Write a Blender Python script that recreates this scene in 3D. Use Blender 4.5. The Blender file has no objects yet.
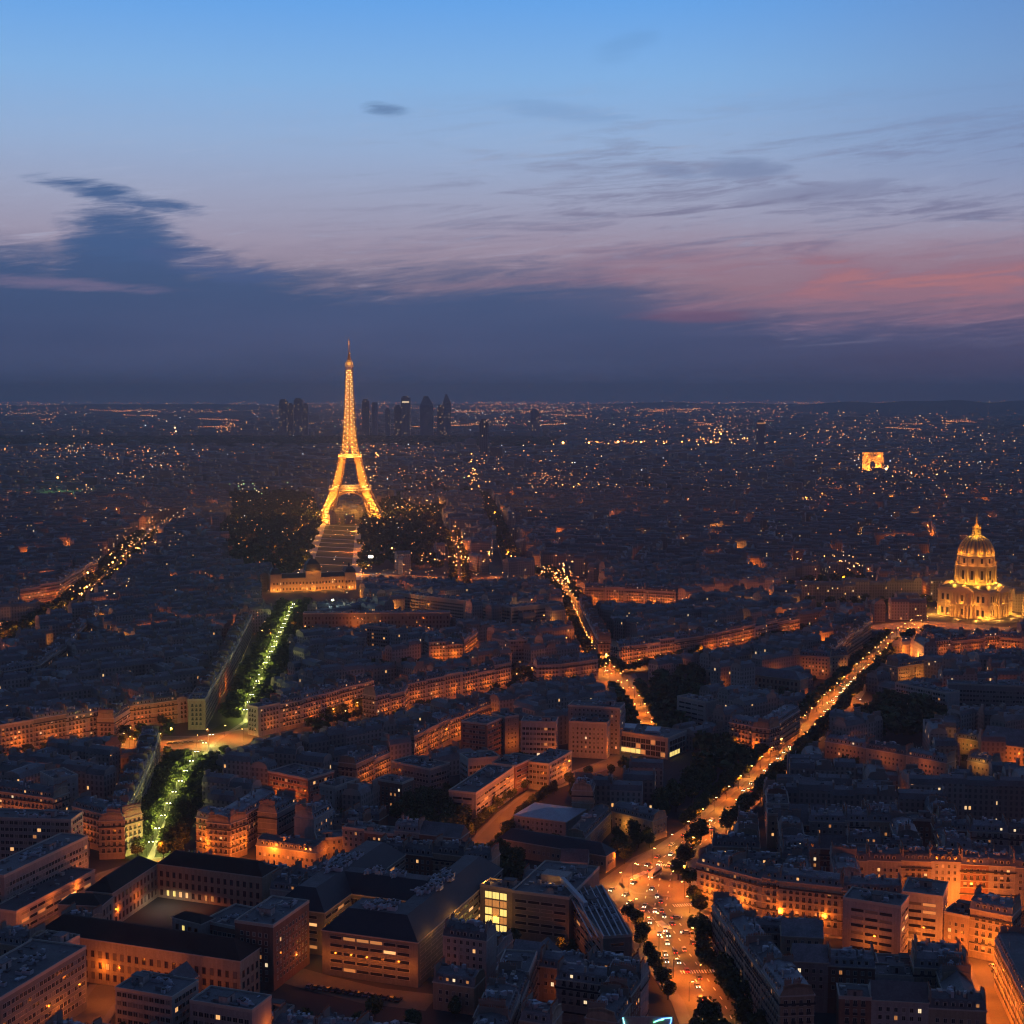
import bpy, math, random
import numpy as np
from mathutils import Vector
random.seed(7)
R = math.radians
scene = bpy.context.scene
COL = scene.collection
# ------------------------------------------------------------------ camera
CAMH = 235.0
PITCH = math.atan(120/1500)
cam_d = bpy.data.cameras.new('camera')
cam = bpy.data.objects.new('camera', cam_d); COL.objects.link(cam)
cam.location = (0, 0, CAMH)
cam.rotation_euler = (R(90) - PITCH, 0, 0)
cam_d.sensor_width = 36; cam_d.lens = 36*1500/1024
cam_d.clip_start = 5; cam_d.clip_end = 80000
scene.camera = cam
# ------------------------------------------------------------------ world
W = bpy.data.worlds.new('World'); scene.world = W; W.use_nodes = True

class NT:
    def __init__(s, tree):
        s.t = tree; s.n = tree.nodes; s.l = tree.links
    def new(s, ty, **kw):
        n = s.n.new(ty)
        for k, v in kw.items(): setattr(n, k, v)
        return n
    def put(s, sock, v):
        if isinstance(v, bpy.types.NodeSocket): s.l.new(v, sock)
        elif v is not None:
            if isinstance(v, (tuple, list)) and len(v) == 3 and sock.type == 'RGBA': v = (*v, 1)
            sock.default_value = v
    def math(s, op, a, b=None, c=None, clamp=False):
        n = s.new('ShaderNodeMath', operation=op); n.use_clamp = clamp
        s.put(n.inputs[0], a)
        if b is not None: s.put(n.inputs[1], b)
        if c is not None: s.put(n.inputs[2], c)
        return n.outputs[0]
    def ramp(s, fac, stops, interp='LINEAR'):
        n = s.new('ShaderNodeValToRGB'); n.color_ramp.interpolation = interp
        e = n.color_ramp.elements
        while len(e) < len(stops): e.new(0.5)
        for el, (p, c) in zip(e, stops):
            el.position = p; el.color = (*c, 1) if len(c) == 3 else c
        s.put(n.inputs[0], fac); return n.outputs[0]
    def mix(s, fac, a, b, mode='MIX'):
        n = s.new('ShaderNodeMix', data_type='RGBA', blend_type=mode)
        s.put(n.inputs[0], fac); s.put(n.inputs[6], a); s.put(n.inputs[7], b); return n.outputs[2]
    def noise(s, vec, scale, detail=4, rough=.55, dist=0.0):
        n = s.new('ShaderNodeTexNoise'); s.put(n.inputs['Vector'], vec)
        n.inputs['Scale'].default_value = scale; n.inputs['Detail'].default_value = detail
        n.inputs['Roughness'].default_value = rough; n.inputs['Distortion'].default_value = dist
        return n.outputs[0]
    def comb(s, x, y, z=0.0):
        n = s.new('ShaderNodeCombineXYZ'); s.put(n.inputs[0], x); s.put(n.inputs[1], y); s.put(n.inputs[2], z); return n.outputs[0]
    def smooth(s, v, a, b):
        n = s.new('ShaderNodeMapRange', interpolation_type='SMOOTHSTEP')
        s.put(n.inputs[0], v); n.inputs[1].default_value = a; n.inputs[2].default_value = b
        n.inputs[3].default_value = 0; n.inputs[4].default_value = 1
        return n.outputs[0]

def lin(r, g, b):
    f = lambda c: (c/255/12.92) if c/255 <= .04045 else ((c/255+.055)/1.055)**2.4
    return (f(r), f(g), f(b))

def build_world():
    T = NT(W.node_tree); T.n.clear()
    tc = T.new('ShaderNodeTexCoord').outputs['Generated']
    sp = T.new('ShaderNodeSeparateXYZ'); T.l.new(tc, sp.inputs[0])
    x, y, z = sp.outputs
    az = T.math('MULTIPLY', T.math('ARCTAN2', x, y), 180/math.pi)     # degrees right of the view axis
    el = T.math('MULTIPLY', T.math('ARCSINE', z), 180/math.pi)
    # clear dusk sky by elevation (degrees / 90)
    L = lambda d, r, g, b: (d/90, lin(r, g, b))
    base = T.ramp(T.math('DIVIDE', el, 90), [
        (0.0, lin(58, 74, 112)), L(2.2, 84, 96, 136), L(3.8, 140, 124, 142), L(5.4, 158, 148, 170), L(7.2, 158, 164, 192),
        L(9.2, 150, 176, 214), L(11.5, 132, 178, 228), L(14.5, 100, 164, 234), L(20, 74, 106, 158), L(50, 38, 50, 78), (1.0, lin(26, 34, 56))])
    # a large noise and finer streaks drawn out sideways, tilted slightly
    v1 = T.comb(T.math('MULTIPLY', az, .055), T.math('ADD', T.math('MULTIPLY', el, .42), T.math('MULTIPLY', az, -.012)), 3.1)
    v2 = T.comb(T.math('MULTIPLY', az, .15), T.math('ADD', T.math('MULTIPLY', el, 1.5), T.math('MULTIPLY', az, -.10)), 8.4)
    n1 = T.noise(v1, 1.0, 5, .55, .3); n2 = T.noise(v2, 1.0, 8, .62, .8)
    n1c = T.math('SUBTRACT', n1, .5); n2c = T.math('SUBTRACT', n2, .5)
    # thin grey-mauve veils
    v3 = T.comb(T.math('MULTIPLY', az, .45), T.math('ADD', T.math('MULTIPLY', el, 4.2), T.math('MULTIPLY', az, -.42)), 2.2)
    n3 = T.noise(v3, 1.0, 9, .68, 1.0); n3c = T.math('SUBTRACT', n3, .5)
    veil = T.math('MULTIPLY', T.smooth(T.math('ADD', n2, T.math('MULTIPLY', n3c, .5)), .46, .70), T.math('MULTIPLY', T.smooth(el, 12, 6), T.smooth(az, -14, 8)))
    c = T.mix(T.math('MULTIPLY', veil, .8), base, lin(112, 110, 142))
    c = T.mix(T.math('MULTIPLY', T.smooth(n3, .52, .72), T.math('MULTIPLY', T.smooth(el, 13, 8), .28)), c, lin(176, 186, 214))
    # right side dims
    c = T.mix(T.math('MULTIPLY', T.smooth(az, 4, 22), T.math('MULTIPLY', T.smooth(el, 5, 9), .45)), c, lin(96, 116, 166))
    # afterglow: pink reaches from the right along the cloud tops
    ge = T.math('ADD', el, T.math('ADD', T.math('MULTIPLY', n1c, 1.6), T.math('MULTIPLY', n3c, 1.6)))
    g1 = T.math('MULTIPLY', T.smooth(ge, 1.8, 3.4), T.smooth(ge, 6.6, 3.8))
    glow = T.math('MULTIPLY', g1, T.math('MULTIPLY', T.smooth(az, -10, 14), T.math('ADD', .62, T.math('MULTIPLY', T.smooth(n2, .38, .62), .38))))
    c = T.mix(T.math('MULTIPLY', glow, .9), c, lin(152, 110, 130))
    hot = T.math('MULTIPLY', T.math('MULTIPLY', T.smooth(ge, 3.0, 4.0), T.smooth(ge, 5.3, 4.2)), T.math('MULTIPLY', T.smooth(az, 3, 16), T.smooth(n2, .50, .66)))
    c = T.mix(T.math('MULTIPLY', hot, .6), c, lin(188, 122, 124))
    # the low bank of cloud, its top edge following the azimuth
    A = lambda d: (d+40)/80
    top = T.ramp(T.math('DIVIDE', T.math('ADD', az, 40), 80), [
        (0, (.60,)*3), (A(-19.5), (.54,)*3), (A(-16.8), (.50,)*3), (A(-15.2), (.64,)*3), (A(-13.6), (.64,)*3), (A(-12), (.50,)*3),
        (A(-8), (.44,)*3), (A(-3), (.43,)*3), (A(3), (.46,)*3), (A(6), (.36,)*3), (A(11), (.27,)*3), (A(20), (.30,)*3), (1, (.4,)*3)])
    tops = T.math('MULTIPLY', top, 10)
    ed = T.math('SUBTRACT', tops, T.math('ADD', el, T.math('ADD', T.math('MULTIPLY', n1c, 1.2), T.math('ADD', T.math('MULTIPLY', n2c, 2.6), T.math('MULTIPLY', n3c, 2.2)))))
    bank = T.math('MULTIPLY', T.smooth(ed, -.7, 1.1), T.math('SUBTRACT', 1.0, T.math('MULTIPLY', T.smooth(az, -2, 14), T.math('MULTIPLY', T.smooth(el, 2.2, 3.6), .45))))
    bankc = T.ramp(T.math('DIVIDE', el, 10), [(0, lin(58, 74, 108)), (.2, lin(58, 78, 118)), (.4, lin(62, 86, 128)), (.6, lin(62, 92, 138))])
    bankc = T.mix(T.smooth(az, 2, 20), bankc, T.ramp(T.math('DIVIDE', el, 10), [(0, lin(64, 68, 100)), (.2, lin(72, 74, 110)), (.35, lin(98, 84, 116)), (.6, lin(110, 96, 128))]))
    bankc = T.mix(T.math('MULTIPLY', T.smooth(n1, .4, .7), .25), bankc, lin(84, 98, 140))
    c = T.mix(bank, c, bankc)
    # a few separate clouds: (azimuth, elevation, half width, half height, slope, strength, colour)
    for (a0, e0, wa, we, sl, st, col) in [
            (-14.7, 7.15, 3.0, .36, -.17, .95, lin(64, 96, 144)), (-14.2, 5.6, 2.3, .9, -.1, .85, lin(66, 94, 140)), (-11.4, 4.75, 2.6, .5, -.12, .85, lin(70, 92, 138)),
            (-4.7, 10.4, .95, .27, -.05, .7, lin(82, 112, 156)), (8.6, 8.2, 1.7, .4, -.04, .5, lin(98, 112, 152)), (6.0, 8.2, 1.2, .3, -.12, .42, lin(98, 116, 158)),
            (1.6, 10.4, 2.6, .35, -.1, .35, lin(112, 144, 190)), (11.5, 7.3, 3.2, .35, .05, .4, lin(108, 112, 148)), (4.2, 12.6, 1.2, .5, .3, .18, lin(90, 130, 180)),
            (-16.5, 3.9, 3.6, .25, -.03, .5, lin(138, 120, 150)), (6.6, 2.85, 2.2, .26, .0, .35, lin(140, 88, 112))]:
        da = T.math('SUBTRACT', az, a0)
        de = T.math('SUBTRACT', T.math('SUBTRACT', el, e0), T.math('MULTIPLY', da, sl))
        qa = T.math('POWER', T.math('ABSOLUTE', T.math('DIVIDE', da, wa)), 2.0)
        qe = T.math('POWER', T.math('ABSOLUTE', T.math('DIVIDE', de, we)), 2.0)
        q = T.math('ADD', T.math('ADD', qa, qe), T.math('ADD', T.math('MULTIPLY', n2c, 3.5), T.math('MULTIPLY', n3c, 2.6)))
        c = T.mix(T.math('MULTIPLY', T.smooth(q, 1.5, -.1), st), c, col)
    # the sky behind the camera is darker
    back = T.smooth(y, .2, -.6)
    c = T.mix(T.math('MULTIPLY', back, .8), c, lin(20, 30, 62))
    sky = T.new('ShaderNodeTexSky'); sky.sky_type = 'NISHITA'; sky.sun_disc = False
    sky.sun_elevation = R(-4); sky.sun_rotation = R(15)
    nb = T.new('ShaderNodeBackground'); T.l.new(sky.outputs[0], nb.inputs[0]); nb.inputs[1].default_value = .05
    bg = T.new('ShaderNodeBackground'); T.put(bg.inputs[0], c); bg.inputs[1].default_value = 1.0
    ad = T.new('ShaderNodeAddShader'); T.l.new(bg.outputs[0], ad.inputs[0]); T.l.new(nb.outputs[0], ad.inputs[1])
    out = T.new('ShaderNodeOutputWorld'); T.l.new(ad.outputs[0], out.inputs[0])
    W.cycles.sampling_method = 'MANUAL'; W.cycles.sample_map_resolution = 512
build_world()
scene.view_settings.view_transform = 'Standard'; scene.view_settings.look = 'None'
scene.view_settings.exposure = 0.0; scene.view_settings.gamma = 1.0
scene.render.engine = 'CYCLES'
cy = scene.cycles
cy.use_denoising = True
cy.use_adaptive_sampling = True; cy.adaptive_threshold = .02; cy.adaptive_min_samples = 24
cy.max_bounces = 4; cy.diffuse_bounces = 2; cy.glossy_bounces = 2; cy.transmission_bounces = 2; cy.volume_bounces = 0; cy.transparent_max_bounces = 8
cy.sample_clamp_indirect = 4.0; cy.use_light_tree = True; cy.caustics_reflective = False; cy.caustics_refractive = False
cy.pixel_filter_type = 'BLACKMAN_HARRIS'; cy.filter_width = 1.15

# ------------------------------------------------------------------ pixel -> world
CP, SP = math.cos(PITCH), math.sin(PITCH)
def P(u, v, z=0.0):
    cx = (u-512)/1500.0; cy_ = -(v-512)/1500.0
    # camera axes: right (1,0,0), up (0,SP,CP), forward (0,CP,-SP)
    d = Vector((cx, CP + cy_*SP, -SP + cy_*CP))
    t = (z - CAMH)/d.z
    return Vector((d.x*t, d.y*t))
def to_px(x, y, z):
    f = y*CP - (z-CAMH)*SP; up = y*SP + (z-CAMH)*CP
    return 512 + 1500*x/f, 512 - 1500*up/f

# ------------------------------------------------------------------ materials
def mat(name, col, rough=.85, metal=0.0, var=.18, scale=.12, emis=None, estr=0, objrand=0.0, spec=.3, fine=0.0, streak=0.0):
    m = bpy.data.materials.new(name); m.use_nodes = True
    T = NT(m.node_tree); b = T.n['Principled BSDF']
    b.inputs['Roughness'].default_value = rough; b.inputs['Metallic'].default_value = metal
    b.inputs['Specular IOR Level'].default_value = spec
    c = None
    if var:
        geo = T.new('ShaderNodeNewGeometry').outputs['Position']
        n = T.noise(geo, scale, 5, .65)
        k = T.math('ADD', 1-var, T.math('MULTIPLY', n, 2*var))
        if fine:
            n2 = T.noise(geo, 1.3, 3, .6)
            k = T.math('MULTIPLY', k, T.math('ADD', 1-fine, T.math('MULTIPLY', n2, 2*fine)))
        if streak:
            mp = T.new('ShaderNodeMapping'); T.l.new(geo, mp.inputs[0]); mp.inputs['Scale'].default_value = (.9, .9, .07)
            n3 = T.noise(mp.outputs[0], 1.0, 4, .6)
            k = T.math('MULTIPLY', k, T.math('ADD', 1-streak, T.math('MULTIPLY', n3, 2*streak)))
        if objrand:
            oi = T.new('ShaderNodeObjectInfo').outputs['Random']
            k = T.math('MULTIPLY', k, T.math('ADD', 1-objrand, T.math('MULTIPLY', oi, 2*objrand)))
        c = T.mix(1.0, col, T.comb(k, k, k), 'MULTIPLY')
        T.put(b.inputs['Base Color'], c)
    else: b.inputs['Base Color'].default_value = (*col, 1)
    if emis:
        b.inputs['Emission Color'].default_value = (*emis, 1); b.inputs['Emission Strength'].default_value = estr
        m.cycles.emission_sampling = 'NONE'
    return m

def wall_window_mat(name, col, litfrac=.035, sx=2.9, sy=3.2):
    """Plaster wall whose window grid is laid out in metres along the wall (UV), for walls too far off to show a window's parts."""
    m = bpy.data.materials.new(name); m.use_nodes = True
    T = NT(m.node_tree); b = T.n['Principled BSDF']; b.inputs['Roughness'].default_value = .85
    uv = T.new('ShaderNodeUVMap').outputs[0]
    sp = T.new('ShaderNodeSeparateXYZ'); T.l.new(uv, sp.inputs[0])
    gu = T.math('DIVIDE', sp.outputs[0], sx); gv = T.math('DIVIDE', sp.outputs[1], sy)
    fu = T.math('FRACT', gu); fv = T.math('FRACT', gv)
    win = T.math('MULTIPLY', T.math('LESS_THAN', T.math('ABSOLUTE', T.math('SUBTRACT', fu, .5)), .21),
                 T.math('LESS_THAN', T.math('ABSOLUTE', T.math('SUBTRACT', fv, .52)), .30))
    isl = T.math('ADD', T.new('ShaderNodeNewGeometry').outputs['Random Per Island'], T.math('MULTIPLY', T.new('ShaderNodeObjectInfo').outputs['Random'], 7.0))
    isl = T.math('FRACT', isl)
    wn = T.new('ShaderNodeTexWhiteNoise', noise_dimensions='3D')
    T.l.new(T.comb(T.math('FLOOR', gu), T.math('FLOOR', gv), isl), wn.inputs['Vector'])
    lit = T.math('MULTIPLY', T.math('LESS_THAN', wn.outputs[0], litfrac), win)
    k = T.math('ADD', .7, T.math('MULTIPLY', isl, .6))
    base = T.mix(1.0, col, T.comb(k, k, k), 'MULTIPLY')
    c = T.mix(T.math('MULTIPLY', win, .62), base, (.02, .022, .03))
    T.put(b.inputs['Base Color'], c)
    ec = T.ramp(wn.outputs[1], [(0, (1, .45, .12)), (.6, (1, .6, .25)), (1, (1, .85, .6))])
    T.put(b.inputs['Emission Color'], ec); T.put(b.inputs['Emission Strength'], T.math('MULTIPLY', lit, 1.0))
    m.cycles.emission_sampling = 'NONE'
    return m

M = {}
M['ground'] = mat('ground_asphalt', (.045, .044, .045), .9, var=.3, scale=.02)
M['asphalt'] = mat('road_asphalt', (.15, .135, .105), .85, var=.35, scale=.09, fine=.2, spec=.1)
M['pave'] = mat('pavement_stone', (.16, .15, .14), .8, var=.25, scale=.2)
M['gravel'] = mat('pale_gravel', (.42, .38, .32), .9, var=.2, scale=.2)
M['paint'] = mat('white_road_paint', (.7, .7, .66), .7, var=.2, scale=1.0)
M['stone'] = mat('cream_stone', (.33, .27, .20), .85, var=.22, scale=.09, objrand=.22, fine=.28, streak=.4)
M['plaster'] = mat('grey_plaster', (.30, .28, .27), .85, var=.22, scale=.09, objrand=.25, fine=.28, streak=.4)
M['brick'] = mat('brown_brick', (.22, .12, .085), .9, var=.25, scale=.1, objrand=.2, fine=.28, streak=.4)
M['concrete'] = mat('pale_concrete', (.33, .31, .29), .85, var=.22, scale=.1, objrand=.2, fine=.28, streak=.4)
M['panel'] = mat('grey_facade_panels', (.17, .165, .155), .7, var=.2, scale=.3, fine=.3, streak=.3)
M['zinc'] = mat('zinc_roof', (.15, .155, .17), .6, var=.7, scale=.22, objrand=.4, fine=.5)
M['zinc_far'] = mat('far_zinc_roof', (.14, .145, .155), .6, var=.8, scale=.055, fine=.45)
M['slate'] = mat('slate_roof', (.035, .038, .05), .6, var=.35, scale=.15, objrand=.2, fine=.2)
M['tile'] = mat('brown_tile_roof', (.035, .024, .02), .85, var=.3, scale=.15, fine=.2)
M['flat'] = mat('felt_roof', (.11, .112, .12), .8, var=.55, scale=.16, objrand=.4, fine=.5)
M['light_roof'] = mat('pale_sheet_roof', (.36, .39, .44), .5, var=.3, scale=.3, fine=.2)
M['chimney'] = mat('chimney_render', (.24, .2, .175), .9, var=.3, scale=.4)
M['pot'] = mat('terracotta_pots', (.3, .13, .07), .9, var=.2, scale=.7)
M['dark'] = mat('dark_metal', (.03, .03, .035), .6, var=.1)
M['trim'] = mat('pale_trim', (.42, .38, .33), .8, var=.15, scale=.4)
M['glass'] = mat('window_glass', (.018, .02, .027), .12, var=0, spec=.6)
M['lit'] = mat('lit_window', (.5, .4, .3), .6, var=0, emis=(1, .50, .17), estr=1.1)
M['lit_dim'] = mat('dim_lit_window', (.4, .3, .2), .6, var=0, emis=(1, .38, .10), estr=.45)
M['lit_yellow'] = mat('yellow_lit_window', (.5, .45, .2), .6, var=0, emis=(1, .74, .2), estr=1.1)
M['lit_white'] = mat('white_lit_window', (.5, .5, .5), .6, var=0, emis=(1, .74, .42), estr=1.1)
M['lamp'] = mat('sodium_lamp', (.5, .4, .3), .5, var=0, emis=(1, .52, .14), estr=30)
M['lamp_white'] = mat('white_lamp', (.5, .5, .5), .5, var=0, emis=(1, .9, .55), estr=30)
M['gold_lamp'] = mat('floodlight_glass', (.5, .4, .3), .5, var=0, emis=(1, .6, .18), estr=7)
M['head'] = mat('headlight_glass', (.6, .6, .6), .4, var=0, emis=(1, .86, .62), estr=16)
M['tail'] = mat('taillight_glass', (.5, .05, .03), .4, var=0, emis=(1, .05, .02), estr=6)
M['bark'] = mat('bark', (.05, .04, .03), .95, var=.3, scale=.8)
def leaf_mat():
    m = bpy.data.materials.new('leaves'); m.use_nodes = True
    T = NT(m.node_tree); b = T.n['Principled BSDF']; b.inputs['Roughness'].default_value = .8
    isl = T.new('ShaderNodeNewGeometry').outputs['Random Per Island']
    T.put(b.inputs['Base Color'], T.ramp(isl, [(0, (.04, .058, .02)), (.5, (.07, .095, .034)), (1, (.11, .135, .05))]))
    b.inputs['Specular IOR Level'].default_value = .15
    return m
M['leaf'] = leaf_mat()
M['grass'] = mat('grass', (.03, .04, .014), .95, var=.3, scale=.05)
M['wallwin'] = wall_window_mat('far_wall', (.27, .245, .225), .022)
M['towerwin'] = wall_window_mat('tower_wall', (.26, .28, .32), .07, 7, 8)

# ------------------------------------------------------------------ object helpers
def mesh(name, V, F, mats, fm=None, uv=None, smooth=False):
    me = bpy.data.meshes.new(name)
    me.from_pydata([tuple(v) for v in V], [], F)
    for m_ in mats: me.materials.append(m_)
    if fm is not None: me.polygons.foreach_set('material_index', fm)
    if uv is not None:
        l = me.uv_layers.new(name='UVMap'); l.data.foreach_set('uv', np.asarray(uv, dtype=np.float32).ravel())
    if smooth: me.polygons.foreach_set('use_smooth', [True]*len(F))
    me.update(); return me

def link(name, data, parent=None, loc=(0, 0, 0), rz=0.0, scale=None, rot=None):
    o = bpy.data.objects.new(name, data); COL.objects.link(o)
    if parent is not None: o.parent = parent
    o.location = loc
    o.rotation_euler = rot if rot is not None else (0, 0, rz)
    if scale is not None: o.scale = scale
    return o

def tag(o, label=None, cat=None, group=None, kind=None):
    if label:
        w = label.split()
        if len(w) > 16: open('/tmp/long.txt', 'a').write(label+'\n')
        o['label'] = label
    if cat: o['category'] = cat
    if group: o['group'] = group
    if kind: o['kind'] = kind
    return o

def empty(name, x, y, z=0.0, rz=0.0):
    o = bpy.data.objects.new(name, None); COL.objects.link(o)
    o.location = (x, y, z); o.rotation_euler = (0, 0, rz); o.empty_display_size = 1
    return o

class MB:
    """collects faces for one mesh"""
    def __init__(s): s.V = []; s.F = []; s.m = []; s.uv = []
    def face(s, pts, m=0, uv=None):
        i = len(s.V); s.V.extend([tuple(p) for p in pts]); s.F.append(tuple(range(i, i+len(pts)))); s.m.append(m)
        s.uv.extend(uv if uv else [(0, 0)]*len(pts))
    def box(s, x0, x1, y0, y1, z0, z1, m=0, bottom=True):
        a = [(x0, y0), (x1, y0), (x1, y1), (x0, y1)]
        s.prism(a, z0, z1, m, m, bottom)
    def prism(s, poly, z0, z1, m=0, mt=None, bottom=False, top=True):
        n = len(poly); i = len(s.V)
        s.V.extend([(p[0], p[1], z0) for p in poly]); s.V.extend([(p[0], p[1], z1) for p in poly])
        acc = 0
        for k in range(n):
            j = (k+1) % n
            d = math.hypot(poly[j][0]-poly[k][0], poly[j][1]-poly[k][1])
            s.F.append((i+k, i+j, i+n+j, i+n+k)); s.m.append(m)
            s.uv.extend([(acc, z0), (acc+d, z0), (acc+d, z1), (acc, z1)]); acc += d
        if top:
            s.F.append(tuple(range(i+n, i+2*n))); s.m.append(m if mt is None else mt); s.uv.extend([(0, 0)]*n)
        if bottom:
            s.F.append(tuple(reversed(range(i, i+n)))); s.m.append(m); s.uv.extend([(0, 0)]*n)
    def frustum(s, p0, z0, p1, z1, m=0, mt=None, top=True):
        n = len(p0); i = len(s.V)
        s.V.extend([(p[0], p[1], z0) for p in p0]); s.V.extend([(p[0], p[1], z1) for p in p1])
        for k in range(n):
            j = (k+1) % n
            s.F.append((i+k, i+j, i+n+j, i+n+k)); s.m.append(m); s.uv.extend([(0, 0)]*4)
        if top: s.F.append(tuple(range(i+n, i+2*n))); s.m.append(m if mt is None else mt); s.uv.extend([(0, 0)]*n)
    def lathe(s, prof, n=24, cx=0, cy=0, m=0, cap=True, ph=0.0):
        i = len(s.V)
        for (r, z) in prof:
            for k in range(n):
                a = 2*math.pi*k/n + ph; s.V.append((cx+r*math.cos(a), cy+r*math.sin(a), z))
        for q in range(len(prof)-1):
            for k in range(n):
                j = (k+1) % n
                s.F.append((i+q*n+k, i+q*n+j, i+(q+1)*n+j, i+(q+1)*n+k)); s.m.append(m); s.uv.extend([(0, 0)]*4)
        if cap:
            s.F.append(tuple(i+(len(prof)-1)*n+k for k in range(n))); s.m.append(m); s.uv.extend([(0, 0)]*n)
    def beam(s, a, b, w, m=0):
        a = Vector(a); b = Vector(b); d = (b-a)
        if d.length < 1e-6: return
        d.normalize(); up = Vector((0, 0, 1)) if abs(d.z) < .9 else Vector((1, 0, 0))
        s1 = d.cross(up).normalized()*w/2; s2 = d.cross(s1).normalized()*w/2
        i = len(s.V)
        for p in (a, b):
            for q in (s1+s2, s1-s2, -s1-s2, -s1+s2): s.V.append(tuple(p+q))
        for k in range(4):
            j = (k+1) % 4; s.F.append((i+k, i+4+k, i+4+j, i+j)); s.m.append(m); s.uv.extend([(0, 0)]*4)
        for f in ((i, i+1, i+2, i+3), (i+7, i+6, i+5, i+4)): s.F.append(f); s.m.append(m); s.uv.extend([(0, 0)]*4)
    def mesh(s, name, mats, uv=False, smooth=False): return mesh(name, s.V, s.F, mats, s.m, s.uv if uv else None, smooth)
    def obj(s, name, mats, parent=None, loc=(0, 0, 0), rz=0.0, uv=False, smooth=False):
        return link(name, s.mesh(name, mats, uv, smooth), parent, loc, rz)

def inset(poly, d):
    """inset a convex counter-clockwise polygon by d"""
    n = len(poly); out = []
    for k in range(n):
        a = Vector(poly[k-1][:2]); b = Vector(poly[k][:2]); c = Vector(poly[(k+1) % n][:2])
        e1 = (b-a).normalized(); e2 = (c-b).normalized()
        n1 = Vector((-e1.y, e1.x)); n2 = Vector((-e2.y, e2.x))
        den = 1 + n1.dot(n2)
        out.append(tuple(b + (n1+n2)*(d/max(den, .3))))
    return out
def ccw(poly):
    a = sum(poly[k-1][0]*poly[k][1]-poly[k][0]*poly[k-1][1] for k in range(len(poly)))
    return list(poly) if a > 0 else list(reversed(poly))

# ------------------------------------------------------------------ occupancy of the ground, 3 m cells
OX0, OY0, OC = -1500.0, 380.0, 3.0
OCC = np.zeros((int(4200/OC), int(3000/OC)), dtype=np.uint8)   # [y, x]
def raster(poly, grow=0.0):
    xs = [p[0] for p in poly]; ys = [p[1] for p in poly]
    i0 = max(0, int((min(xs)-grow-OX0)/OC)); i1 = min(OCC.shape[1]-1, int((max(xs)+grow-OX0)/OC)+1)
    j0 = max(0, int((min(ys)-grow-OY0)/OC)); j1 = min(OCC.shape[0]-1, int((max(ys)+grow-OY0)/OC)+1)
    if i1 <= i0 or j1 <= j0: return None
    X, Y = np.meshgrid(OX0+(np.arange(i0, i1)+.5)*OC, OY0+(np.arange(j0, j1)+.5)*OC)
    ins = np.zeros(X.shape, bool); n = len(poly)
    for k in range(n):
        x1, y1 = poly[k-1]; x2, y2 = poly[k]
        cond = ((y1 > Y) != (y2 > Y))
        with np.errstate(divide='ignore', invalid='ignore'):
            xi = (x2-x1)*(Y-y1)/(y2-y1+1e-12)+x1
        ins ^= cond & (X < xi)
    return j0, j1, i0, i1, ins
def occupy(poly, val=1):
    r = raster([tuple(p[:2]) for p in poly])
    if r: OCC[r[0]:r[1], r[2]:r[3]][r[4]] = val
def free(poly, tol=.04):
    r = raster([tuple(p[:2]) for p in poly])
    if not r: return False
    s = OCC[r[0]:r[1], r[2]:r[3]][r[4]]
    return s.size == 0 or (s > 0).mean() <= tol
def occ_at(x, y):
    i = int((x-OX0)/OC); j = int((y-OY0)/OC)
    return OCC[j, i] if 0 <= j < OCC.shape[0] and 0 <= i < OCC.shape[1] else 1
def corridor(pts, w):
    """quads around a polyline"""
    q = []
    for a, b in zip(pts, pts[1:]):
        a = Vector(a[:2]); b = Vector(b[:2]); d = (b-a).normalized(); n = Vector((-d.y, d.x))*w
        q.append([a-n-d*2, b-n+d*2, b+n+d*2, a+n-d*2])
    return q

# ------------------------------------------------------------------ shared part meshes
def window_mesh(name, pane, w=1.25, h=2.0, frame='trim', rail=False, mull=True):
    b = MB(); t = .13
    b.box(-w/2-t, w/2+t, -.10, .05, h, h+t, 0); b.box(-w/2-t, w/2+t, -.16, .05, -t, 0, 0)
    b.box(-w/2-t, -w/2, -.10, .05, 0, h, 0); b.box(w/2, w/2+t, -.10, .05, 0, h, 0)
    b.face([(-w/2, -.03, 0), (w/2, -.03, 0), (w/2, -.03, h), (-w/2, -.03, h)], 1)
    if mull: b.box(-.04, .04, -.06, -.031, 0, h, 0)
    if rail:
        b.box(-w/2-.2, w/2+.2, -.45, -.38, .0, .95, 2); b.box(-w/2-.2, w/2+.2, -.45, -.161, -.12, -.02, 0)
    return b.mesh(name, [M[frame], M[pane], M['dark']])
WM = {}
M['shutter'] = mat('closed_shutter', (.17, .16, .15), .8, var=.2, scale=1.0)
for st, kw in (('haus', dict(w=1.2, h=2.05, rail=True)), ('small', dict(w=1.1, h=1.5)), ('office', dict(w=1.75, h=1.65)), ('tall', dict(w=1.35, h=2.5, frame='brick')),
               ('ribbon', dict(w=5.2, h=1.25, mull=False)), ('glazed', dict(w=3.2, h=2.9))):
    WM[st] = {k: window_mesh('window_'+st, p, **kw) for k, p in (('off', 'glass'), ('shut', 'shutter'), ('lit', 'lit'), ('dim', 'lit_dim'), ('yel', 'lit_yellow'), ('whi', 'lit_white'))}
SP_ = {'haus': (2.75, 3.2), 'small': (2.7, 2.95), 'office': (2.35, 3.3), 'tall': (3.4, 4.4), 'ribbon': (5.9, 3.2), 'glazed': (3.6, 3.6)}
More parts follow.
